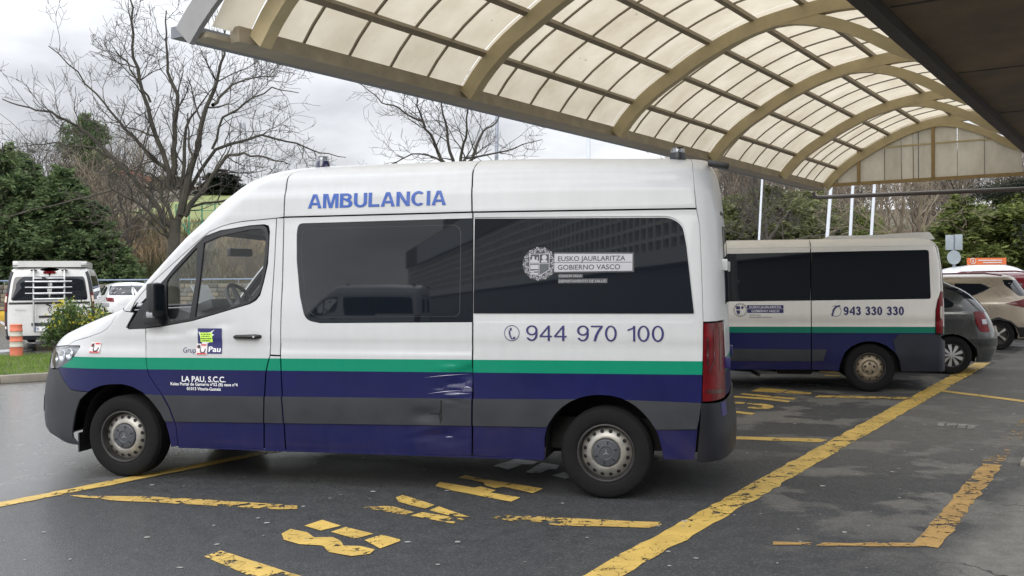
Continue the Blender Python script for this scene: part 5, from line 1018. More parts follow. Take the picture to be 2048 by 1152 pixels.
for a, b in zip(RIBS, RIBS[1:]): cols += [a+(b-a)*k/5 for k in range(5)]
cols += [RIBS[-1], T1]
for a, b in zip(cols, cols[1:]):
    for d0, d1 in zip(rows, rows[1:]):
        V, F = [], []; n = 5
        for i in range(n+1):
            d = d0+.006+(d1-d0-.012)*i/n; z = PROF(d); V += [ts(a+.006, G0+d, z+.012), ts(b-.006, G0+d, z+.012)]
        F = [(2*i, 2*i+1, 2*i+3, 2*i+2) for i in range(n)]; cpart(pyobj('roof_sheet', V, F, SHEET, None, True))
for t_ in cols[1:-1]:
    if min(abs(t_-r) for r in RIBS) > .1: sweep_rib('glazing_bar', t_, -.02, 6.2, PROF, .014, .022, STEELD, 30, drop=-.008)
# eaves beam, gutter, end fascia
def bar(name, t0, t1, s_, z, w, h, m_, dy=0): bm = bmesh.new(); add_box(bm, ts((t0+t1)/2, s_, z), (w, t1-t0, h), Matrix.Rotation(math.atan2(WX.y, WX.x), 3, 'Z')); return cpart(bmobj(name, bm, m_))
bar('eaves_beam', 6.35, 26.0, G0+.02, 3.985, .13, .15, BEAM); bar('eaves_board', T0, 26.2, G0-.17, 3.945, .24, .05, BEAM)
for a, b in ((6.0, 9.4), (9.42, 13.2), (13.22, 17.2), (17.22, 21.4), (21.42, 26.4)): bar('gutter', a, b, G0-.36, 4.0, .24, .11, GUT)
sweep_rib('end_fascia', T0-.06, -.40, 6.6, Cv([(-.50, 3.92), (-.384, 4.053), (-.27, 4.165), (-.137, 4.276), (0, 4.385), (.2, 4.52), (.5, 4.71), (.9, 4.95), (1.4, 5.2), (2, 5.45), (2.7, 5.65), (3.6, 5.76), (4.5, 5.7), (5.5, 5.45), (6.8, 4.75)]), .028, .27, mat('fascia_grey_metal', (.26, .26, .26), .5, var=.1), 40)
sweep_rib('end_fascia', T1+.12, -.2, 6.6, Cv([(-.2, 4.02), (0, 4.10)]+[(d, PROF(d)+.06) for d in (.2, .5, .9, 1.4, 2, 2.7, 3.6, 4.5, 5.5, 6.8)]), .03, .14, BEAM, 40)
# far gable: sheets between mullions under the arch
GS = mat('gable_sheet', (.54, .51, .43), .6, var=.13, nscale=2.2); GST = RIBS[-1]+.02
def gsheet(d0, d1, za, zb):
    """za/zb heights or 'arch' for the top"""
    n = 6; V = []
    lo = [(d0+(d1-d0)*i/n, za) for i in range(n+1)]; hi = [(d, min(zb, PROF(d)-.10 if d < 2.6 else BR(d)-.02)) for d, _ in lo]
    lo = [(d, min(z, h[1])) for (d, z), h in zip(lo, hi)]
    P = [ts(GST, G0+d, z) for d, z in lo+hi]; F = [(i, i+1, n+2+i, n+1+i) for i in range(n)]
    return cpart(pyobj('gable_sheet', P, F, SHEETG))
def sheetg():
    m, t, b = newmat('gable_translucent_sheet'); out = t.nodes['Material Output']; t.nodes.remove(b); n = noise_node(t, 1.7, 6, .65, stretch=(1, 1, .5)); col = ramp(t, n.outputs['Fac'], [(.28, (.46, .42, .33)), (.72, (.70, .66, .55))]).outputs[0]
    tl = nd(t, 'ShaderNodeBsdfTranslucent'); df = nd(t, 'ShaderNodeBsdfDiffuse'); ms = nd(t, 'ShaderNodeMixShader'); ms.inputs[0].default_value = .55; t.links.new(col, tl.inputs[0]); t.links.new(col, df.inputs[0]); t.links.new(tl.outputs[0], ms.inputs[1]); t.links.new(df.outputs[0], ms.inputs[2]); t.links.new(ms.outputs[0], out.inputs[0]); return m
SHEETG = sheetg()
gd = [.10, .45, .98, 1.02, 1.62, 2.02, 2.30, 2.74, 3.30, 3.90, 4.70]
for d0, d1 in zip(gd, gd[1:]):
    if d1-d0 < .1: continue
    gsheet(d0+.008, d1-.008, 4.02, 4.84); gsheet(d0+.008, d1-.008, 4.88, 6)
def gbar(name, d0, d1, z0, z1, w, m_): bm = bmesh.new(); add_box(bm, ts(GST-.03, G0+(d0+d1)/2, (z0+z1)/2), (d1-d0, w, z1-z0), Matrix.Rotation(math.atan2(WX.y, WX.x), 3, 'Z')); return cpart(bmobj(name, bm, m_))
GW = mat('gable_timber_post', (.33, .23, .10), .6, var=.2); gbar('gable_rail', 0, 5.3, 3.95, 4.03, .10, GW); gbar('gable_rail', .95, 5.3, 4.84, 4.88, .06, STEEL)
for d, zt_ in ((.99, 4.86), (2.76, 5.33)): gbar('gable_post', d-.035, d+.035, 4.0, zt_, .10, GW)
for d, zt_ in ((.45, 4.45), (1.62, 5.15), (2.02, 5.3), (2.30, 5.36), (3.90, 5.1), (2.42, 5.36)): gbar('gable_glazing_bar', d-.008, d+.008, 4.03, zt_, .03, STEELD if d != 2.42 else GUT)
cpart(tubeobj('downpipe', [ts(26.45, G0-.42, 3.90), ts(26.45, G0-.40, 3.80), ts(26.45, G0-.30, 3.76), ts(26.45, G0+.2, 3.755), ts(26.5, G0+5.2, 3.70)], .055, mat('downpipe_brown', (.10, .085, .075), .5, var=.2), None, 10))
tag(cp, 'cream barrel-vaulted canopy with translucent roof sheets over the parking bays', 'canopy')
# ------------------------------------------------------------------ hospital building
CONC = mat('brown_soffit', (.11, .082, .052), .8, var=.45, nscale=1.4, bump=.15, bscale=12, stretch=(1, .6, 1)); CONCD = mat('soffit_edge', (.035, .031, .027), .7, var=.4, nscale=3)
bd = empty('hospital_building', ts(16, 4))
def bpart(o): o.parent = bd; o.matrix_parent_inverse = Matrix.Translation(-Vector(bd.location)); return o
bpart(slab('entrance_slab', 4.2, 27.5, -2.52, -.3, 4.56, 5.3, CONC, None, 0)); bpart(slab('slab_edge_beam', 4.2, 27.5, -2.70, -2.524, 4.43, 5.32, CONCD, None, 0))  # slab shape cut narrow, open on the right, to let more light in
for k in range(4): bpart(slab('column', 6+6.6*k, 6.4+6.6*k, 2.2, 2.6, 0, 5.2, mat('column_concrete', (.3, .28, .25), .8, var=.15) if k == 0 else bpy.data.materials['column_concrete'], None, .02)); bpart(slab('cross_beam', 6.02+6.6*k, 6.38+6.6*k, -.298, 2.198, 4.7, 5.1, bpy.data.materials['column_concrete'], None, .0))
for k in range(5): bpart(slab('soffit_joint', 7+4.2*k, 7.05+4.2*k, -2.5, -.32, 4.552, 4.565, CONCD, None, 0))
lp = bpart(box('soffit_lamp', ts(25.6, -2.78, 4.60), (.16, .16, .16), mat('white_lamp_box', (.7, .7, .7), .4), None, Matrix.Rotation(.4, 3, 'Z'), bevel=.02)) 
# lattice-fronted block along the drive (reflected in the ambulance windows)
FD = Vector((.629, .777, 0)); FN = Vector((-.777, .629, 0)); F0 = Vector((12.7, -2.9, 0))
def fpt(a, n_, z): return F0 - FD*a + FN*n_ + Vector((0, 0, z))
FR = Matrix.Rotation(math.atan2(-FD.y, -FD.x), 3, 'Z')
LAT = mat('precast_lattice', (.68, .65, .6), .85, var=.15, nscale=2); DARKW = mat('recessed_glazing', (.010, .013, .02), .15, var=.3); BAND = mat('white_band', (.50, .50, .49), .7, var=.08); PAR = mat('parapet_concrete', (.17, .14, .105), .85, var=.2, nscale=1.2)
def fbox(name, a0, a1, n0, n1, z0, z1, m_):
    bm = bmesh.new(); add_box(bm, fpt((a0+a1)/2, (n0+n1)/2, (z0+z1)/2), (a1-a0, n1-n0, z1-z0), FR); return bpart(bmobj(name, bm, m_))
fbox('lower_wall', 3, 168, -4, -.8, 0, 3.9, mat('dark_ground_floor', (.02, .022, .026), .4, var=.3)); fbox('white_band', 2, 170, -4, 0, 3.9, 4.7, BAND); fbox('glazed_wall', 3, 168, -4, -.9, 4.7, 9.6, DARKW); fbox('parapet', 2, 170, -4, .1, 9.6, 12.6, PAR)
fbox('stair_tower', 100, 114, -6, -1, 12.6, 18.0, PAR); fbox('plant_room', 124, 136, -6, -2, 12.6, 16.4, PAR); fbox('roof_sign_board', 96, 150, .12, .3, 9.4, 12.4, BAND)
for i in range(150): fbox('lattice_fin', 2.6+i*1.1, 2.84+i*1.1, -.5, -.02, 4.7, 9.6, LAT)
for j in range(6): fbox('lattice_rail', 2.2, 168, -.42, -.06, 5.2+j*.78, 5.38+j*.78, LAT)
tag(bd, 'hospital building with dark overhanging soffit at the right and lattice facade mirrored in the windows', 'building')
# ------------------------------------------------------------------ land behind
def hill(x, y):
    """level car park, rising woods behind"""
    d = max(0.0, y-46-.04*abs(x)); z = .30*min(d, 14)+.15*min(max(d-14, 0), 60)+.06*max(d-74, 0)
    return z*(1-.25*min(max((x+5)/30, 0), 1))
V, F = [], []; nx, ny = 60, 44
for j in range(ny+1):
    y = 45.9+(j/ny)**1.6*700
    for i in range(nx+1):
        x = (i/nx-.5)*(150+y*1.6); V.append((x, y, hill(x, y)+(mnoise.noise(Vector((x*.05, y*.05, 0)))*.8 if j > 1 else 0)-(.02 if j == 0 else 0)))
for j in range(ny):
    for i in range(nx): a = j*(nx+1)+i; F.append((a, a+1, a+nx+2, a+nx+1))
def landmat():
    m, t, b = newmat('wooded_slope'); n = noise_node(t, .12, 6, .65); k = noise_node(t, 1.4, 5, .7)
    c1 = ramp(t, n.outputs['Fac'], [(.35, (.075, .06, .04)), (.55, (.10, .085, .055)), (.7, (.055, .07, .025))]).outputs[0]; r2 = ramp(t, k.outputs['Fac'], [(.3, .5), (.7, 1.25)]).outputs[0]
    mm = nd(t, 'ShaderNodeMix', data_type='RGBA', blend_type='MULTIPLY'); mm.inputs['Factor'].default_value = 1; ia = [q for q in mm.inputs if q.type == 'RGBA']; t.links.new(c1, ia[0]); t.links.new(r2, ia[1])
    # mown pitch above the fence
    c = nd(t, 'ShaderNodeTexCoord'); sp = nd(t, 'ShaderNodeSeparateXYZ'); t.links.new(c.outputs['Object'], sp.inputs[0]); w1 = math_node(t, 'MULTIPLY', math_node(t, 'SUBTRACT', n.outputs['Fac'], .5), 14)
    g = [math_node(t, 'GREATER_THAN', math_node(t, 'ADD', sp.outputs['Y'], w1), 63), math_node(t, 'LESS_THAN', math_node(t, 'ADD', sp.outputs['Y'], w1), 112), math_node(t, 'GREATER_THAN', math_node(t, 'ADD', sp.outputs['X'], w1), -33), math_node(t, 'LESS_THAN', math_node(t, 'ADD', sp.outputs['X'], w1), -6)]
    gm = math_node(t, 'MULTIPLY', math_node(t, 'MULTIPLY', g[0], g[1]), math_node(t, 'MULTIPLY', g[2], g[3])); gr = ramp(t, k.outputs['Fac'], [(.3, (.13, .155, .05)), (.7, (.21, .235, .085))]).outputs[0]
    t.links.new(mixc(t, gm, [q for q in mm.outputs if q.type == 'RGBA'][0], gr), b.inputs['Base Color'])
    b.inputs['Roughness'].default_value = 1; return m
land = pyobj('hillside', V, F, landmat(), None, True); land['kind'] = 'structure'
far = pyobj('open_ground', [(-900, -900, -.05), (900, -900, -.05), (900, 60, -.05), (-900, 60, -.05)], [(0, 1, 2, 3)], mat('distant_ground', (.10, .10, .095), .9, var=.2, nscale=.3)); far['kind'] = 'structure'
# ------------------------------------------------------------------ plants
def addtube(V, F, pts, rads, n=3):
    k = len(V); prev = None; m = len(pts)
    for i in range(m):
        t = pts[min(i+1, m-1)]-pts[max(i-1, 0)]; t = t.normalized() if t.length > 1e-9 else Vector((0, 0, 1))
        x = t.orthogonal().normalized() if prev is None else (prev-t*prev.dot(t)); x = x.normalized() if x.length > 1e-6 else t.orthogonal().normalized()
        prev = x; y = t.cross(x)
        for j in range(n): a = 2*math.pi*j/n; V.append(pts[i]+(x*math.cos(a)+y*math.sin(a))*rads[i])
    for i in range(m-1):
        for j in range(n): F.append((k+i*n+j, k+i*n+(j+1) % n, k+(i+1)*n+(j+1) % n, k+(i+1)*n+j))
def rv(rg): 
    v = Vector((rg.gauss(0, 1), rg.gauss(0, 1), rg.gauss(0, 1))); return v.normalized()
def limb(pts, r0, r1): 
    n = len(pts); return pts, [r0+(r1-r0)*(i/(n-1))**.85 for i in range(n)]
def sprout(V, F, p, d, ln, r, depth, rg, up=.12, crook=.32, minr=.0035, kids=(5, 8)):
    """crooked branch with side shoots"""
    n = 5 if depth > 1 else 4; pts = [p]; dd = d.copy()
    for i in range(n):
        dd = (dd+rv(rg)*crook+Vector((0, 0, up))).normalized(); pts.append(pts[-1]+dd*(ln/n))
    pts_, rads = limb(pts, r, max(r*.35, minr)); addtube(V, F, pts_, rads, 5 if r > .03 else 3)
    if depth <= 0: return
    for k in range(rg.randint(*kids)):
        f = rg.uniform(.22, 1.0); i = min(int(f*n), n-1); q = pts[i]+(pts[i+1]-pts[i])*(f*n-i); ax = (pts[i+1]-pts[i]).normalized()
        s = rv(rg); s = (s-ax*s.dot(ax)).normalized(); nd_ = (ax*.75+s*.85).normalized()
        sprout(V, F, q, nd_, ln*rg.uniform(.38, .62), max(rads[i]*.55, minr), depth-1, rg, up, crook, minr, kids)
BARK = mat('mossy_bark', (.052, .048, .036), .95, var=.45, nscale=3, bump=.5, bscale=30); TWIG = mat('twig_bark', (.06, .052, .045), .9, var=.25, nscale=2); TWIGP = mat('pale_twig_bark', (.20, .165, .12), .9, var=.25, nscale=2)
def traced_tree(name, base, trunk, limbs, r0, rg, depth, label, group, dz=2.2, tw=.02, kids=(5, 8), bark=BARK, twig=TWIG, side=(8, 12)):
    """tree whose main limbs follow given polylines (world points)"""
    root = empty(name, base); V, F = [], []; VT, FT = [], []
    o = Vector(base); pts, rads = limb([p-o for p in trunk], r0, r0*.72); rads[0] *= 1.25; addtube(V, F, pts, rads, 12)
    for L_, r_ in limbs:
        # every limb leans towards or away from the viewer as it goes
        dy = rg.uniform(-dz, dz); n = len(L_); P = []
        for i, p in enumerate(L_): P.append(p-o+Vector((rg.uniform(-.04, .04), dy*(i/(n-1))**1.3, 0)))
        fine = []
        for i in range(n-1):
            for k in range(3): fine.append(P[i].lerp(P[i+1], k/3)+rv(rg)*.04*(i > 0 or k > 0))
        fine.append(P[-1]); pts, rads = limb(fine, r_, max(r_*.16, .012)); addtube(V, F, pts, rads, 8)
        m = len(pts)
        for k in range(rg.randint(*side)):
            f = rg.uniform(.22, 1.0); i = min(int(f*(m-1)), m-2); ax = (pts[i+1]-pts[i]).normalized(); s = rv(rg); s = (s-ax*s.dot(ax)).normalized()
            sprout(VT, FT, pts[i], (ax*.7+s*.9).normalized(), rg.uniform(1.0, 1.9)*(1.15-.35*f), max(rads[i]*.5, tw*.6), depth, rg, .10, .34, .0055, kids)
    pyobj('trunk', V, F, bark, root, True); pyobj('branches', VT, FT, twig, root); tag(root, label, 'tree', group); return root
def pl(pts, Y): return [at(x, y, Y) for x, y in pts]
rg = random.Random(3); Y = 30.0
LB = [([(350, 455), (332, 442), (316, 406), (275, 361), (194, 271), (167, 253), (126, 235), (90, 226), (45, 212)], .10), ([(346, 360), (336, 339), (316, 325), (289, 289), (260, 253), (235, 221), (190, 163), (149, 117)], .085), ([(344, 380), (336, 334), (311, 244), (293, 167), (287, 108), (293, 36), (289, -10)], .10), ([(348, 370), (348, 316), (348, 271), (357, 194), (341, 149), (339, 90), (343, 27)], .11),
      ([(356, 440), (361, 406), (363, 293), (368, 235), (388, 208), (415, 162)], .09), ([(360, 430), (375, 361), (402, 293), (420, 221), (442, 172), (460, 117), (470, 60)], .13), ([(426, 210), (433, 194), (451, 158), (488, 135), (524, 126)], .06), ([(362, 425), (379, 370), (424, 298), (470, 275), (510, 262), (573, 275), (618, 293), (668, 298)], .075), ([(368, 432), (384, 406), (429, 348), (456, 316), (492, 311), (546, 320), (587, 334)], .09),
      ([(350, 450), (343, 433), (316, 397), (311, 361), (289, 343), (244, 334), (190, 343)], .075), ([(345, 475), (334, 460), (298, 415), (257, 388), (194, 406), (81, 445)], .07), ([(343, 490), (334, 474), (307, 451), (289, 429), (257, 422), (221, 431)], .045), ([(360, 440), (379, 411), (451, 397), (500, 385), (560, 372)], .055), ([(300, 205), (280, 170), (262, 130), (240, 100)], .04), ([(275, 361), (250, 330), (200, 300), (130, 290), (70, 300)], .05), ([(424, 298), (450, 240), (500, 215), (560, 190), (620, 205)], .045)]
traced_tree('bare_tree', (at(346, 560, Y).x, Y, 0), [Vector((at(343, 560, Y).x, Y, -.1)), at(344, 560, Y), at(346, 520, Y), at(348, 480, Y), at(351, 440, Y)], [(pl(p, Y), r_) for p, r_ in LB], .235, rg, 2, 'large bare tree with mossy trunk standing behind the ambulance cab', 'bare trees', kids=(3, 5), side=(8, 12))
Y = 33.0
LC = [([(910, 350), (885, 321), (869, 285), (850, 254), (805, 230), (779, 222), (742, 193)], .07), ([(911, 350), (907, 321), (895, 267), (887, 214), (880, 150)], .075), ([(914, 350), (924, 320), (932, 280), (940, 233), (945, 170)], .07), ([(915, 350), (941, 320), (966, 262), (993, 237), (1010, 190)], .075), ([(914, 345), (929, 317), (993, 301), (1043, 280), (1088, 264)], .05), ([(905, 345), (870, 312), (820, 300), (770, 320), (740, 318)], .04), ([(850, 254), (840, 220), (842, 195)], .04)]
traced_tree('bare_tree', (at(912, 560, Y).x, Y, 0), [Vector((at(912, 560, Y).x, Y, -.1)), at(912, 500, Y), at(912, 400, Y), at(912, 345, Y)], [(pl(p, Y), r_) for p, r_ in LC], .16, rg, 2, 'bare tree rising behind the middle of the ambulance roof', 'bare trees', kids=(3, 5), side=(6, 9))
Y = 36.0
LD = [([(1532, 520), (1526, 482), (1512, 445), (1490, 410), (1460, 395)], .08), ([(1533, 515), (1550, 470), (1585, 430), (1612, 410)], .09), ([(1532, 510), (1538, 455), (1545, 410), (1552, 365)], .09), ([(1531, 515), (1522, 455), (1520, 400), (1528, 355)], .10), ([(1534, 520), (1580, 482), (1640, 470), (1680, 462)], .06), ([(1530, 520), (1490, 485), (1450, 470)], .05)]
traced_tree('bare_tree', (at(1532, 560, Y).x, Y, 0), [Vector((at(1532, 560, Y).x, Y, -.1)), at(1532, 540, Y), at(1532, 505, Y)], [(pl(p, Y), r_) for p, r_ in LD], .20, rg, 2, 'bare spreading tree above the front end of the minibus', 'bare trees', kids=(4, 6), side=(7, 10))
Y = 34.0
LE = [([(1803, 500), (1795, 450), (1785, 390), (1778, 340)], .09), ([(1803, 495), (1775, 450), (1740, 420), (1700, 400)], .05), ([(1805, 490), (1790, 440), (1750, 385), (1725, 350)], .05), ([(1832, 500), (1834, 450), (1836, 395), (1840, 340)], .10), ([(1833, 495), (1848, 440), (1870, 400), (1880, 360)], .06), ([(1833, 500), (1860, 455), (1895, 425), (1930, 410)], .05), ([(1832, 495), (1822, 450), (1816, 400), (1812, 360)], .05), ([(1803, 500), (1770, 478), (1730, 462), (1690, 455)], .04)]
traced_tree('bare_tree', (at(1818, 560, Y).x, Y, 0), [Vector((at(1818, 570, Y).x, Y, -.1)), at(1818, 540, Y), at(1818, 500, Y)], [(pl(p, Y), r_) for p, r_ in LE], .22, rg, 2, 'pale twin-stemmed bare tree above the tail of the minibus', 'bare trees', kids=(3, 5), side=(6, 8), bark=mat('pale_bark', (.16, .13, .09), .95, var=.3, nscale=3), twig=TWIGP)
# woodland of young bare trees on the slope
def wood_mesh(seed, h):
    rg = random.Random(seed); V, F = [], []; pts = [Vector((0, 0, -.3))]
    for i in range(6): pts.append(pts[-1]+Vector((rg.uniform(-.12, .12), rg.uniform(-.12, .12), h*.11)))
    p_, r_ = limb(pts, h*.016, h*.009); addtube(V, F, p_, r_, 6)
    for k in range(15):
        i = rg.randint(2, 6); a = rg.uniform(0, 2*math.pi); sprout(V, F, pts[i], Vector((math.cos(a)*.7, math.sin(a)*.7, rg.uniform(.5, 1.5))).normalized(), h*rg.uniform(.28, .48), h*.006, 2, rg, .14, .26, .007, (4, 6))
    me = bpy.data.meshes.new('bare_wood_tree'); me.from_pydata([tuple(v) for v in V], [], F); me.update(); return me
wm = [wood_mesh(s, 7.5) for s in (11, 12, 13)]
for k, me in enumerate(wm): me.materials.append((TWIGP, TWIG, mat('grey_brown_twigs', (.13, .105, .08), .9, var=.25))[k])
rg = random.Random(21)
def wood(px, Y, sc): 
    p = at(px, 560, Y); o = link('bare_wood_tree', wm[rg.randint(0, 2)]); o.location = (p.x, Y, hill(p.x, Y)-.2); o.scale = (sc*rg.uniform(.9, 1.2),)*2+(sc,); o.rotation_euler.z = rg.uniform(0, 6.3); return o
for i in range(36):
    px = rg.uniform(-60, 520); Yy = rg.uniform(50, 72) if px < 345 else rg.uniform(49, 54); o = wood(px, Yy, rg.uniform(.62, 1.0) if px < 345 else rg.uniform(.3, .42)); tag(o, 'slim bare tree in the wood on the slope behind the conifers', 'tree', 'bare trees of the left-hand wood')
for i in range(64):
    px = rg.uniform(1380, 2120); Yy = rg.uniform(49, 85); o = wood(px, Yy, rg.uniform(.75, 1.05)); tag(o, 'slim bare tree in the wood on the slope behind the minibus', 'tree', 'bare trees of the right-hand wood')
V, F = [], []                                                     # brushwood and dry grass on the slope
for i in range(26000):
    side_ = rg.random() < .6; px = rg.uniform(-80, 540) if side_ else rg.uniform(1380, 2130); Yy = rg.uniform(46.5, 72); p = at(px, 560, Yy); h_ = rg.uniform(.3, 1.5)*(1 if px < 350 or not side_ else .5); b_ = Vector((p.x, Yy, hill(p.x, Yy)-.1)); d = Vector((rg.gauss(0, .35), rg.gauss(0, .35), 1))*h_; w_ = Vector((rg.uniform(-1, 1), rg.uniform(-.4, .4), 0)).normalized()*rg.uniform(.012, .05); k = len(V); V += [b_-w_, b_+w_, b_+d*.6+w_*.8, b_+d, b_+d*.6-w_*.8]; F.append((k, k+1, k+2, k+3, k+4))
def brush():
    m, t, b = newmat('dry_brushwood'); n = noise_node(t, .35, 5, .6); r = ramp(t, n.outputs['Fac'], [(.36, (.065, .075, .03)), (.5, (.13, .105, .065)), (.64, (.26, .19, .11))]); t.links.new(r.outputs[0], b.inputs['Base Color']); b.inputs['Roughness'].default_value = 1; return m
tag(pyobj('brushwood', V, F, brush()), 'dry brushwood and tall grass covering the wooded slope', 'brushwood', kind='stuff')
def leafmat(name, lo, mid_, hi, scale=1.2, tr=.35):
    m, t, b = newmat(name); out = t.nodes['Material Output']; n = noise_node(t, scale, 4, .6); oi = nd(t, 'ShaderNodeNewGeometry'); f = math_node(t, 'ADD', math_node(t, 'MULTIPLY', n.outputs['Fac'], .75), math_node(t, 'MULTIPLY', oi.outputs['Random Per Island'], .30))
    r = ramp(t, f, [(.32, lo), (.52, mid_), (.74, hi)]); t.links.new(r.outputs[0], b.inputs['Base Color']); b.inputs['Roughness'].default_value = .6; b.inputs['Specular IOR Level'].default_value = .25
    tl = nd(t, 'ShaderNodeBsdfTranslucent'); t.links.new(r.outputs[0], tl.inputs[0]); ms = nd(t, 'ShaderNodeMixShader'); ms.inputs[0].default_value = tr; t.links.new(b.outputs[0], ms.inputs[1]); t.links.new(tl.outputs[0], ms.inputs[2]); t.links.new(ms.outputs[0], out.inputs[0]); return m
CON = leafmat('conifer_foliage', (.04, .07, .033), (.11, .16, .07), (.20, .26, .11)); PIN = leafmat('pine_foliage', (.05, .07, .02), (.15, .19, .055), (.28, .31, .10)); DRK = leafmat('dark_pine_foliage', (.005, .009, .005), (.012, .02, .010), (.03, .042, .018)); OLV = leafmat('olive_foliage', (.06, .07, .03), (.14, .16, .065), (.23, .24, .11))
def conifer_mesh(seed, h, rad, n_br, per, leaf, droop=.25, round_=False):
    """crown of many small sprays carried on whorled boughs; returns crown mesh, wood mesh"""
    rg = random.Random(seed); V, F, VW, FW = [], [], [], []
    tp, tr = limb([Vector((0, 0, -.3)), Vector((.05, 0, h*.35)), Vector((-.04, .05, h*.7)), Vector((0, 0, h))], h*.022, .02); addtube(VW, FW, tp, tr, 7)
    for b_ in range(n_br):
        f = (b_+rg.random())/n_br; z = h*(.08+.90*f); a = rg.uniform(0, 2*math.pi)
        R_ = rad*(math.sin(math.pi*min(.12+.88*f, 1))**.6 if round_ else (1-f)**.75*1.0+.10)*rg.uniform(.55, 1.15)
        d = Vector((math.cos(a), math.sin(a), 0)); tip = Vector((0, 0, z))+d*R_+Vector((0, 0, R_*rg.uniform(-droop, droop*.8))); bow = [Vector((0, 0, z)), Vector((0, 0, z)).lerp(tip, .5)+Vector((0, 0, .12*R_)), tip]
        p_, r_ = limb(bow, .02+.02*R_, .008); addtube(VW, FW, p_, r_, 4); nrm_ = Vector((-d.y, d.x, 0))
        for k in range(int(per*(R_/rad+.25))):
            t = rg.random()**.6; c = bow[0].lerp(bow[1], t*2) if t < .5 else bow[1].lerp(bow[2], t*2-1)
            c = c+nrm_*rg.gauss(0, .13*R_+.05)+Vector((0, 0, rg.gauss(0, .07*R_+.06))); o = (d*rg.uniform(.2, 1)+nrm_*rg.uniform(-.9, .9)+Vector((0, 0, rg.uniform(-.5, .55)))).normalized(); w_ = o.cross(rv(rg)).normalized(); L_ = leaf*rg.uniform(.6, 1.5)
            for q in range(3):                                    # three blades per spray
                o2 = (o+rv(rg)*.55).normalized(); w2 = o2.cross(rv(rg)).normalized()*L_*.16; k0 = len(V); V += [c-w2*.4, c+o2*L_*.5+w2, c+o2*L_, c+o2*L_*.5-w2]; F.append((k0, k0+1, k0+2, k0+3))
    out = []
    for nm, a, b in (('crown', V, F), ('trunk', VW, FW)): me = bpy.data.meshes.new(nm); me.from_pydata([tuple(v) for v in a], [], b); me.update(); out.append(me)
    return out
def plant(name, meshes, m_, loc, sc, rz, label, cat, group=None, bark=TWIG):
    r = empty(name, loc, rz); r.scale = (sc[0], sc[0], sc[1])
    for me in meshes:
        o = bpy.data.objects.new(me.name.split('.')[0], me); COL.objects.link(o); o.parent = r
        if not me.materials: me.materials.append(m_ if me.name.startswith('crown') else bark)
        o.material_slots[0].link = 'OBJECT'; o.material_slots[0].material = m_ if me.name.startswith('crown') else bark
    tag(r, label, cat, group); return r
cm = [conifer_mesh(31, 8, 2.6, 80, 84, .27), conifer_mesh(32, 8, 2.4, 76, 84, .27)]; rm = [conifer_mesh(33, 7, 3.0, 80, 90, .25, .3, True)]
lab = ['dark conifer at the left picture edge, tallest of the row', 'conifer behind the left half of the camper van roof', 'conifer behind the right half of the camper van roof', 'bushy conifer just right of the camper van', 'low conifer nearest the bare tree trunk', 'short conifer spreading by the stone wall top', 'conifer standing further back above the camper row']
for i, (px, Yy, top, wd) in enumerate(((8, 46.5, 285, 1.1), (70, 47, 345, 1.0), (128, 46.5, 330, 1.05), (188, 47.5, 400, .95), (222, 47, 470, .75), (262, 45.2, 535, .5), (40, 54, 300, 1.2))):
    p = at(px, 560, Yy); zb = hill(p.x, Yy); zt_ = at(px, top, Yy).z; plant('conifer', cm[i % 2], CON, (p.x, Yy, zb), (wd, (zt_-zb)/8), i*1.3, lab[i], 'tree', 'conifers behind the camper')
p = at(178, 560, 60); plant('pine_tree', rm[0], CON, (p.x, 60, hill(p.x, 60)+2.2), (.62, .85), 1, 'round-topped pine rising above the conifers left of the bare tree', 'tree')
p = at(445, 560, 100)
for i, (px, Yy, top, wd) in enumerate(((425, 105, 345, .9), (445, 106, 338, .9), (466, 104, 348, .8), (365, 130, 352, 1.3), (330, 128, 352, 1.1))):
    p = at(px, 560, Yy); zb = hill(p.x, Yy); zt_ = at(px, top, Yy).z; plant('conifer', cm[i % 2], DRK if i < 3 else CON, (p.x, Yy, zb), (wd, (zt_-zb)/8), i*.9, ('dark conifer on the hill above the grass pitch', 'dark conifer in the middle of the hilltop trio', 'dark conifer on the hill nearest the windscreen', 'green conifer behind the red-roofed house', 'green conifer left of the red-roofed house')[i], 'tree', 'conifers on the hill')
for i, (px, Yy, top, wd, m_, lb_) in enumerate(((1475, 43, 392, .95, OLV, 'olive evergreen just right of the ambulance tail'), (1545, 44, 372, 1.15, OLV, 'tall olive evergreen behind the front of the minibus'), (1618, 46, 384, 1.0, OLV, 'olive evergreen left of the three white poles'), (1722, 44, 415, .55, PIN, 'small yellow-green evergreen between the white poles'), (1925, 40, 388, .95, PIN, 'yellow-green pine behind the traffic sign backs'), (1985, 41, 392, 1.0, PIN, 'yellow-green pine above the orange board'), (2050, 40, 380, 1.1, PIN, 'yellow-green pine at the right picture edge'), (2200, 33, 330, .8, DRK, 'dark pine at the far right edge'))):
    p = at(px, 560, Yy); zt_ = at(px, top, Yy).z; plant('evergreen_tree', rm[0] if i < 4 else (rm[0] if i % 2 else cm[0]), m_, (p.x, Yy, 0), (wd, zt_/(7 if i < 4 or i % 2 else 8)), i*2.1, lb_, 'tree', 'evergreens behind the bays')
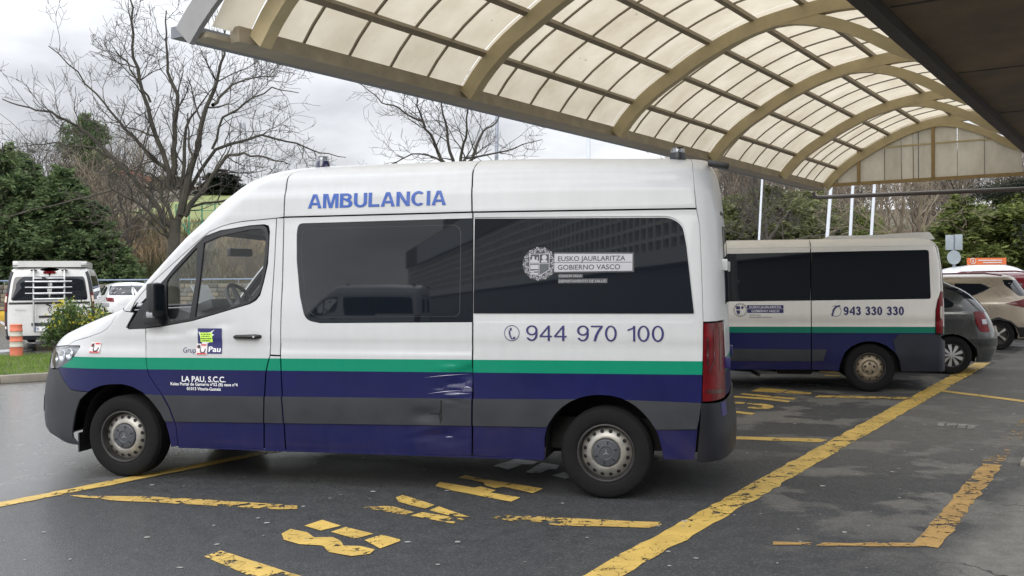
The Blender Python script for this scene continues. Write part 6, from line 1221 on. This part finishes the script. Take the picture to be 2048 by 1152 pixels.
# pine boughs hanging under the gable
V, F = [], []; VW, FW = [], []
for k in range(9):
    a = at(2090, 360+rg.uniform(-14, 14), 27.5+rg.uniform(-.6, .6)); b_ = at(1905+rg.uniform(0, 90), 386+rg.uniform(-8, 10), 27.5+rg.uniform(-.6, .6)); addtube(VW, FW, [a, a.lerp(b_, .5)+Vector((0, 0, .1)), b_], [.03, .02, .006], 4)
    for j in range(230):
        c = a.lerp(b_, rg.random()**.7)+Vector((rg.gauss(0, .12), rg.gauss(0, .2), rg.gauss(0, .07))); o = (Vector((-.6, 0, -.35))+rv(rg)*.8).normalized(); L_ = rg.uniform(.10, .24); w_ = o.cross(rv(rg)).normalized()*.012; k0 = len(V); V += [c-w_, c+w_, c+o*L_]; F.append((k0, k0+1, k0+2))
pt = empty('pine_tree', at(2110, 560, 27.5)); pt.location.z = 0; off = Vector(pt.location)
tk = [Vector((0, 0, 0)), Vector((.1, 0, 2.5)), at(2095, 360, 27.5)-off, at(2095, 300, 27.5)-off]; addtube(VW, FW, [q+off for q in tk], [.22, .2, .16, .1], 8)
pyobj('needles', [v-off for v in V], F, DRK, pt); pyobj('trunk', [v-off for v in VW], FW, BARK, pt); tag(pt, 'dark pine boughs hanging below the canopy gable at the right', 'tree')
# grass verge with kerb, bush, bollard
KA, KD, KN = Vector((-8.18, 15.54, 0)), Vector((.80, .60, 0)), Vector((-.60, .80, 0))
vg = pyobj('grass_verge', [KA+KD*a+KN*n_+Vector((0, 0, .115)) for a, n_ in ((-12, .15), (6, .15), (6, 5.0), (-12, 5.0))], [(0, 1, 2, 3)], mat('verge_soil', (.07, .085, .025), 1, var=.3, nscale=4)); vg['kind'] = 'structure'
V, F = [], []
for i in range(26000):
    p = KA+KD*rg.uniform(-5, 4.5)+KN*(.17+4.8*rg.random())+Vector((0, 0, .11)); h_ = rg.uniform(.03, .10); d = Vector((rg.gauss(0, .4), rg.gauss(0, .4), 1)).normalized()*h_; a = rg.uniform(0, 6.3); w_ = Vector((math.cos(a), math.sin(a), 0))*.006; k = len(V); V += [p-w_, p+w_, p+d]; F.append((k, k+1, k+2))
tag(pyobj('grass', V, F, leafmat('lawn_grass', (.07, .13, .018), (.14, .23, .035), (.24, .33, .07), 2.0, .4)), 'short bright green grass on the kerbed verge', 'grass', kind='stuff')
KERB = mat('kerb_concrete', (.22, .20, .165), .9, var=.25, nscale=4, bump=.25)
for k in range(18):
    bm = bmesh.new(); c = KA+KD*(-11.5+k)+KN*.075+Vector((0, 0, .065)); add_box(bm, c, (.985, .15, .13), Matrix.Rotation(math.atan2(.6, .8), 3, 'Z'), 0, .018); bmobj('kerb_stone', bm, KERB, vg, smooth=True)
bu = empty('flowering_bush', at(152, 640, 21)); bu.location.z = .1; V, F, VY, FY, VW, FW = [], [], [], [], [], []
for i in range(90):
    a = rg.uniform(0, 6.3); tip = Vector((math.cos(a)*rg.uniform(.1, .72), math.sin(a)*rg.uniform(.1, .55), rg.uniform(.35, 1.05))); tip.z *= 1-.35*(abs(tip.x)/.75)**2; addtube(VW, FW, [Vector((0, 0, 0)), tip*.5+Vector((0, 0, .1)), tip], [.012, .008, .004], 3)
    yl = (tip.z > .5 and rg.random() < .42 and tip.y < .25)
    for j in range(46):
        c = tip+Vector((rg.gauss(0, .075), rg.gauss(0, .075), rg.gauss(-.05, .09))); o = (Vector((0, 0, .5))+rv(rg)).normalized(); L_ = rg.uniform(.05, .095); w_ = o.cross(rv(rg)).normalized()*L_*.27
        A, B_ = (VY, FY) if (yl and c.z > tip.z-.03 and rg.random() < .8) else (V, F); k0 = len(A); A += [c, c+o*L_*.5+w_, c+o*L_, c+o*L_*.5-w_]; B_.append((k0, k0+1, k0+2, k0+3))
pyobj('leaves', V, F, leafmat('bush_leaves', (.025, .05, .016), (.07, .12, .035), (.15, .22, .075), 3), bu); pyobj('yellow_leaves', VY, FY, leafmat('yellow_leaves', (.42, .36, .03), (.62, .54, .06), (.75, .68, .16), 3), bu); pyobj('stems', VW, FW, TWIG, bu); tag(bu, 'green bush with yellow variegated tips on the verge by the bonnet', 'bush')
b0 = gp(33, 723); bo = empty('bollard', (b0.x, b0.y, 0)); BO = mat('faded_orange_plastic', (.62, .17, .10), .6, var=.2, nscale=5); BWh = mat('grey_white_band', (.48, .46, .40), .5, var=.15); zc_ = 0
for z0_, z1_, m_, r_ in ((0, .30, BO, .125), (.30, .41, BWh, .122), (.41, .52, BO, .120), (.52, .62, BWh, .118), (.62, .76, BO, .117)):
    bm = bmesh.new(); lathe(bm, [(r_+.004, z0_+.002), (r_+.006, z0_+.02), (r_, z0_+.03), (r_-.002, z1_-.02), (r_+.003, z1_-.002)]+([(r_-.03, z1_+.008), (.001, z1_+.01)] if z1_ > .7 else []), 24, axis='z'); bmobj('bollard_body' if m_ == BO else 'reflective_band', bm, m_, bo, smooth=True)
tag(bo, 'squat faded orange bollard with pale bands on the grass verge edge', 'bollard')
# stone wall with rail and yellow base behind the cars
sw = empty('stone_wall', (-17, 42.5, 0)); STN = [mat('wall_stone_%s' % n_, c_, .95, var=.25, nscale=3, bump=.4, bscale=15) for n_, c_ in (('buff', (.20, .17, .125)), ('grey', (.16, .15, .135)), ('dark', (.105, .095, .08)))]
box('wall_core', (0, .12, .80), (19, .2, 1.50), mat('wall_mortar', (.11, .10, .085), .95, var=.2), sw)
for j in range(6):
    x = -9.4+(j % 2)*.25
    while x < 9.3:
        w_ = rg.uniform(.38, .75); box('stone', (x+w_/2, rg.uniform(-.02, .02), .52+j*.185), (w_-.025, .1, .165), STN[rg.randint(0, 2)], sw, bevel=.015); x += w_
YB = mat('yellow_painted_kerb', (.50, .32, .03), .8, var=.25, nscale=3)
for k in range(9): box('base_block', (-8.4+k*2.1, -.14, .20), (2.06, .3, .40), YB, sw, bevel=.02)
tubeobj('wall_rail', [(-9.4, 0, 1.72), (9.4, 0, 1.72)], .035, mat('blue_grey_rail', (.16, .20, .30), .4, var=.1), sw)
for k in range(10): tubeobj('rail_post', [(-9.2+k*2.04, 0, 1.55), (-9.2+k*2.04, 0, 1.72)], .025, mat('rail_post_grey', (.2, .21, .25), .5) if k == 0 else bpy.data.materials['rail_post_grey'], sw)
tag(sw, 'low rubble stone wall with blue rail and yellow painted base behind the camper', 'wall')
# houses, pylon and sports fence on the hill
HWm = mat('house_render', (.52, .45, .36), .9, var=.12, nscale=1); ROOFm = mat('clay_roof', (.36, .13, .065), .9, var=.25, nscale=2); WINm = mat('house_window', (.03, .035, .045), .2, var=.2)
def house(px, py, Y, w_, d_, h_, label, rz=0.0):
    p = at(px, py, Y); H = empty('house', (p.x, Y, p.z-1.5), rz); box('wall', (0, 0, (h_+1.5)/2), (w_, d_, h_+1.5), HWm, H)
    V = [(-w_/2-.4, -d_/2-.4, h_+1.5), (w_/2+.4, -d_/2-.4, h_+1.5), (w_/2+.4, d_/2+.4, h_+1.5), (-w_/2-.4, d_/2+.4, h_+1.5), (-w_/2+1, 0, h_+3.3), (w_/2-1, 0, h_+3.3)]; r = pyobj('roof', V, [(0, 1, 5, 4), (1, 2, 5), (2, 3, 4, 5), (3, 0, 4), (3, 2, 1, 0)], ROOFm, H); box('chimney', (w_*.2, .3, h_+3.3), (.6, .6, 1.2), HWm, r)
    n = max(2, int(w_/2.6))
    for i in range(n):
        for j in range(max(1, int(h_/2.7))): box('window', (-w_/2+w_*(i+.5)/n, -d_/2-.03, 2.6+j*2.7), (.9, .1, 1.2), WINm, H)
    H.scale = (.62, .62, .5); tag(H, label, 'house', 'houses on the hill'); return H
house(392, 400, 135, 8.5, 7, 3.4, 'small cream house with clay roof above the grass pitch'); house(348, 395, 138, 4.5, 6, 3.6, 'red-roofed house seen behind the tree trunk'); house(415, 403, 128, 4, 5, 2.2, 'low cream outbuilding nearest the dark conifers'); house(245, 378, 125, 6.5, 7, 4.6, 'red-roofed house on the skyline left of the bare tree'); house(285, 378, 128, 4.5, 6, 3.0, 'smaller cream house right of the skyline house')
GR = mat('green_fence_paint', (.03, .20, .12), .6, var=.15); fe = empty('sports_fence', at(405, 480, 62)); fo = Vector(fe.location)
for k in range(6): a = at(352+k*26, 478, 62)-fo; b_ = at(352+k*26, 408, 62)-fo; tubeobj('fence_post', [a-Vector((0, 0, 1)), b_], .04, GR, fe, 6)
for y_ in (410, 422, 448): tubeobj('fence_rail', [at(352, y_, 62)-fo, at(482, y_-2, 62)-fo], .022, GR, fe, 6)
tubeobj('fence_brace', [at(366, 448, 62)-fo, at(382, 474, 62)-fo], .045, GR, fe, 6); tag(fe, 'green tubular sports fence in front of the grass pitch', 'fence')
pyl = empty('power_pylon', at(486, 372, 170)); po = Vector(pyl.location); PY = mat('pylon_steel', (.30, .31, .33), .6, .3, var=.1); c_ = [(-1.6, -1.6), (1.6, -1.6), (1.6, 1.6), (-1.6, 1.6)]
for x, y in c_: tubeobj('pylon_leg', [(x, y, -3), (x*.2, y*.2, 11)], .10, PY, pyl, 4)
for j in range(6):
    f0, f1 = 1-.8*j/6, 1-.8*(j+1)/6; z0_, z1_ = -3+14*j/6, -3+14*(j+1)/6; bm = bmesh.new()
    for (x0_, y0_), (x1_, y1_) in zip(c_, c_[1:]+c_[:1]): tube(bm, [(x0_*f0, y0_*f0, z0_), (x1_*f1, y1_*f1, z1_)], .05, 4)
    bmobj('pylon_brace', bm, PY, pyl)
for z in (7.5, 9.5): tubeobj('pylon_arm', [(-3, 0, z), (3, 0, z)], .09, PY, pyl, 4)
tag(pyl, 'distant lattice power pylon on the skyline above the cab roof', 'pylon')
# poles
def pole(name, px0, py0, px1, py1, Y, r_, m_, label, grp, arm=False):
    a = at(px0, py0, Y); b_ = at(px1, py1, Y); d = b_-a; base = a-d*(a.z/d.z); top = a+d*((9.5-a.z)/d.z); P = empty(name, base); tubeobj('shaft', [(0, 0, 0), (top-base)*.5, top-base], [r_*1.15, r_, r_*.75], m_, P, 10); tubeobj('base_plate', [(0, 0, 0), (0, 0, .3)], r_*1.9, m_, P, 10)
    bm = bmesh.new(); bmesh.ops.create_uvsphere(bm, u_segments=8, v_segments=6, radius=r_*1.3, matrix=Matrix.Translation(top-base)); bmobj('finial', bm, m_, P, smooth=True); tag(P, label, 'pole', grp); return P
WP = mat('white_pole_paint', (.62, .66, .72), .4, var=.06); GP = mat('galvanised_pole', (.30, .33, .38), .45, .4, var=.1)
pole('flagpole', 1654, 480, 1661, 385, 31, .052, WP, 'white flagpole over the minibus, leftmost of three', 'white flagpoles'); pole('flagpole', 1700, 480, 1705, 385, 31.4, .046, WP, 'white flagpole over the minibus, middle of three', 'white flagpoles'); pole('flagpole', 1742, 480, 1748, 385, 31.4, .046, WP, 'white flagpole over the minibus, rightmost of three', 'white flagpoles'); pole('flagpole', 1518, 480, 1523, 385, 33, .036, WP, 'thin white pole in the trees right of the ambulance tail', 'white flagpoles')
pole('lamp_post', 993, 321, 994, 240, 38, .085, GP, 'grey lamp post behind the middle of the ambulance roof', 'grey posts over the roof'); pole('lamp_post', 1177, 316, 1177, 284, 38, .085, WP, 'pale post under the canopy edge behind the ambulance roof', 'grey posts over the roof')
# signs on the right
sg_ = empty('traffic_sign', at(1908, 560, 30)); sg_.location.z = 0; so_ = Vector(sg_.location); SB = mat('sign_back_grey', (.36, .41, .44), .5, .2, var=.08); q = at(1908, 470, 30)-so_; tubeobj('sign_post', [(0, 0, 0), (0, 0, q.z)], .045, GP, sg_, 8)
for x0_, x1_, y0_, y1_ in ((1891, 1907, 470, 500), (1910, 1925, 469, 500)): a = at(x0_, y0_, 29.9)-so_; b_ = at(x1_, y1_, 29.9)-so_; box('sign_plate', ((a.x+b_.x)/2, a.y, (a.z+b_.z)/2), (abs(b_.x-a.x), .02, abs(a.z-b_.z)), SB, sg_, bevel=.008)
a = at(1908, 515, 29.9)-so_; bm = bmesh.new(); lathe(bm, [(.001, -.012), (.21, -.012), (.215, 0), (.21, .012), (.001, .012)], 28, centre=a); bmobj('round_sign', bm, SB, sg_, smooth=True); tag(sg_, 'grey backs of two oblong signs and a round sign on one post', 'traffic sign')
ib = empty('information_board', at(1974, 560, 30.5)); ib.location.z = 0; io = Vector(ib.location); OR = mat('orange_sign_panel', (.72, .17, .05), .5, var=.06); WB = mat('white_sign_panel', (.70, .69, .68), .5, var=.05); PU = mat('purple_sign_square', (.06, .03, .13), .5, var=.05)
def brd(name, x0_, x1_, y0_, y1_, m_, dy=0): a = at(x0_, y0_, 30.5-dy)-io; b_ = at(x1_, y1_, 30.5-dy)-io; return box(name, ((a.x+b_.x)/2, a.y, (a.z+b_.z)/2), (abs(b_.x-a.x), .04 if dy == 0 else .004, abs(a.z-b_.z)), m_, ib)
brd('heading_panel', 1934, 2012, 516, 529, OR); brd('lower_panel', 1934, 2012, 530, 566, WB); brd('arrow_square', 2000, 2010, 532, 540, PU, .03); brd('arrow_square', 2000, 2010, 542, 550, PU, .03)
for y_ in (536, 546): 
    c = at(2005, y_, 30.46)-io; V = [c+Vector((x*.075, 0, z*.075)) for x, z in ((-.8, .18), (.1, .18), (.1, .6), (.9, 0), (.1, -.6), (.1, -.18), (-.8, -.18))]; pyobj('arrow', V, [tuple(range(7))], WB, ib)
c = at(1946, 522, 30.46)-io; bm = bmesh.new(); tube(bm, [c+Vector((.085*math.cos(k), 0, .085*math.sin(k))) for k in np.linspace(0, 2*math.pi, 21)], .010, 5, cap=False); bmobj('symbol_ring', bm, WB, ib); text_map('symbol_letter', 'i', lambda a_, b_: c+Vector((a_, -.002, b_)), WB, ib, -.018, .018, -.05, .06)
for x0_, x1_, y_ in ((1956, 2004, 520.5), (1966, 2004, 525)): brd('text_line', x0_, x1_, y_-.8, y_+.8, WB, .03)
for x0_, x1_, y_ in ((1972, 1996, 534), (1972, 1996, 537)): brd('text_line', x0_, x1_, y_-.5, y_+.5, GP, .03)
for x in (1940, 2006): a = at(x, 566, 30.55)-io; tubeobj('board_post', [(a.x, a.y, 0), (a.x, a.y, a.z+.5)], .04, GP, ib, 8)
tag(ib, 'orange and white hospital information board with purple arrow squares', 'sign')
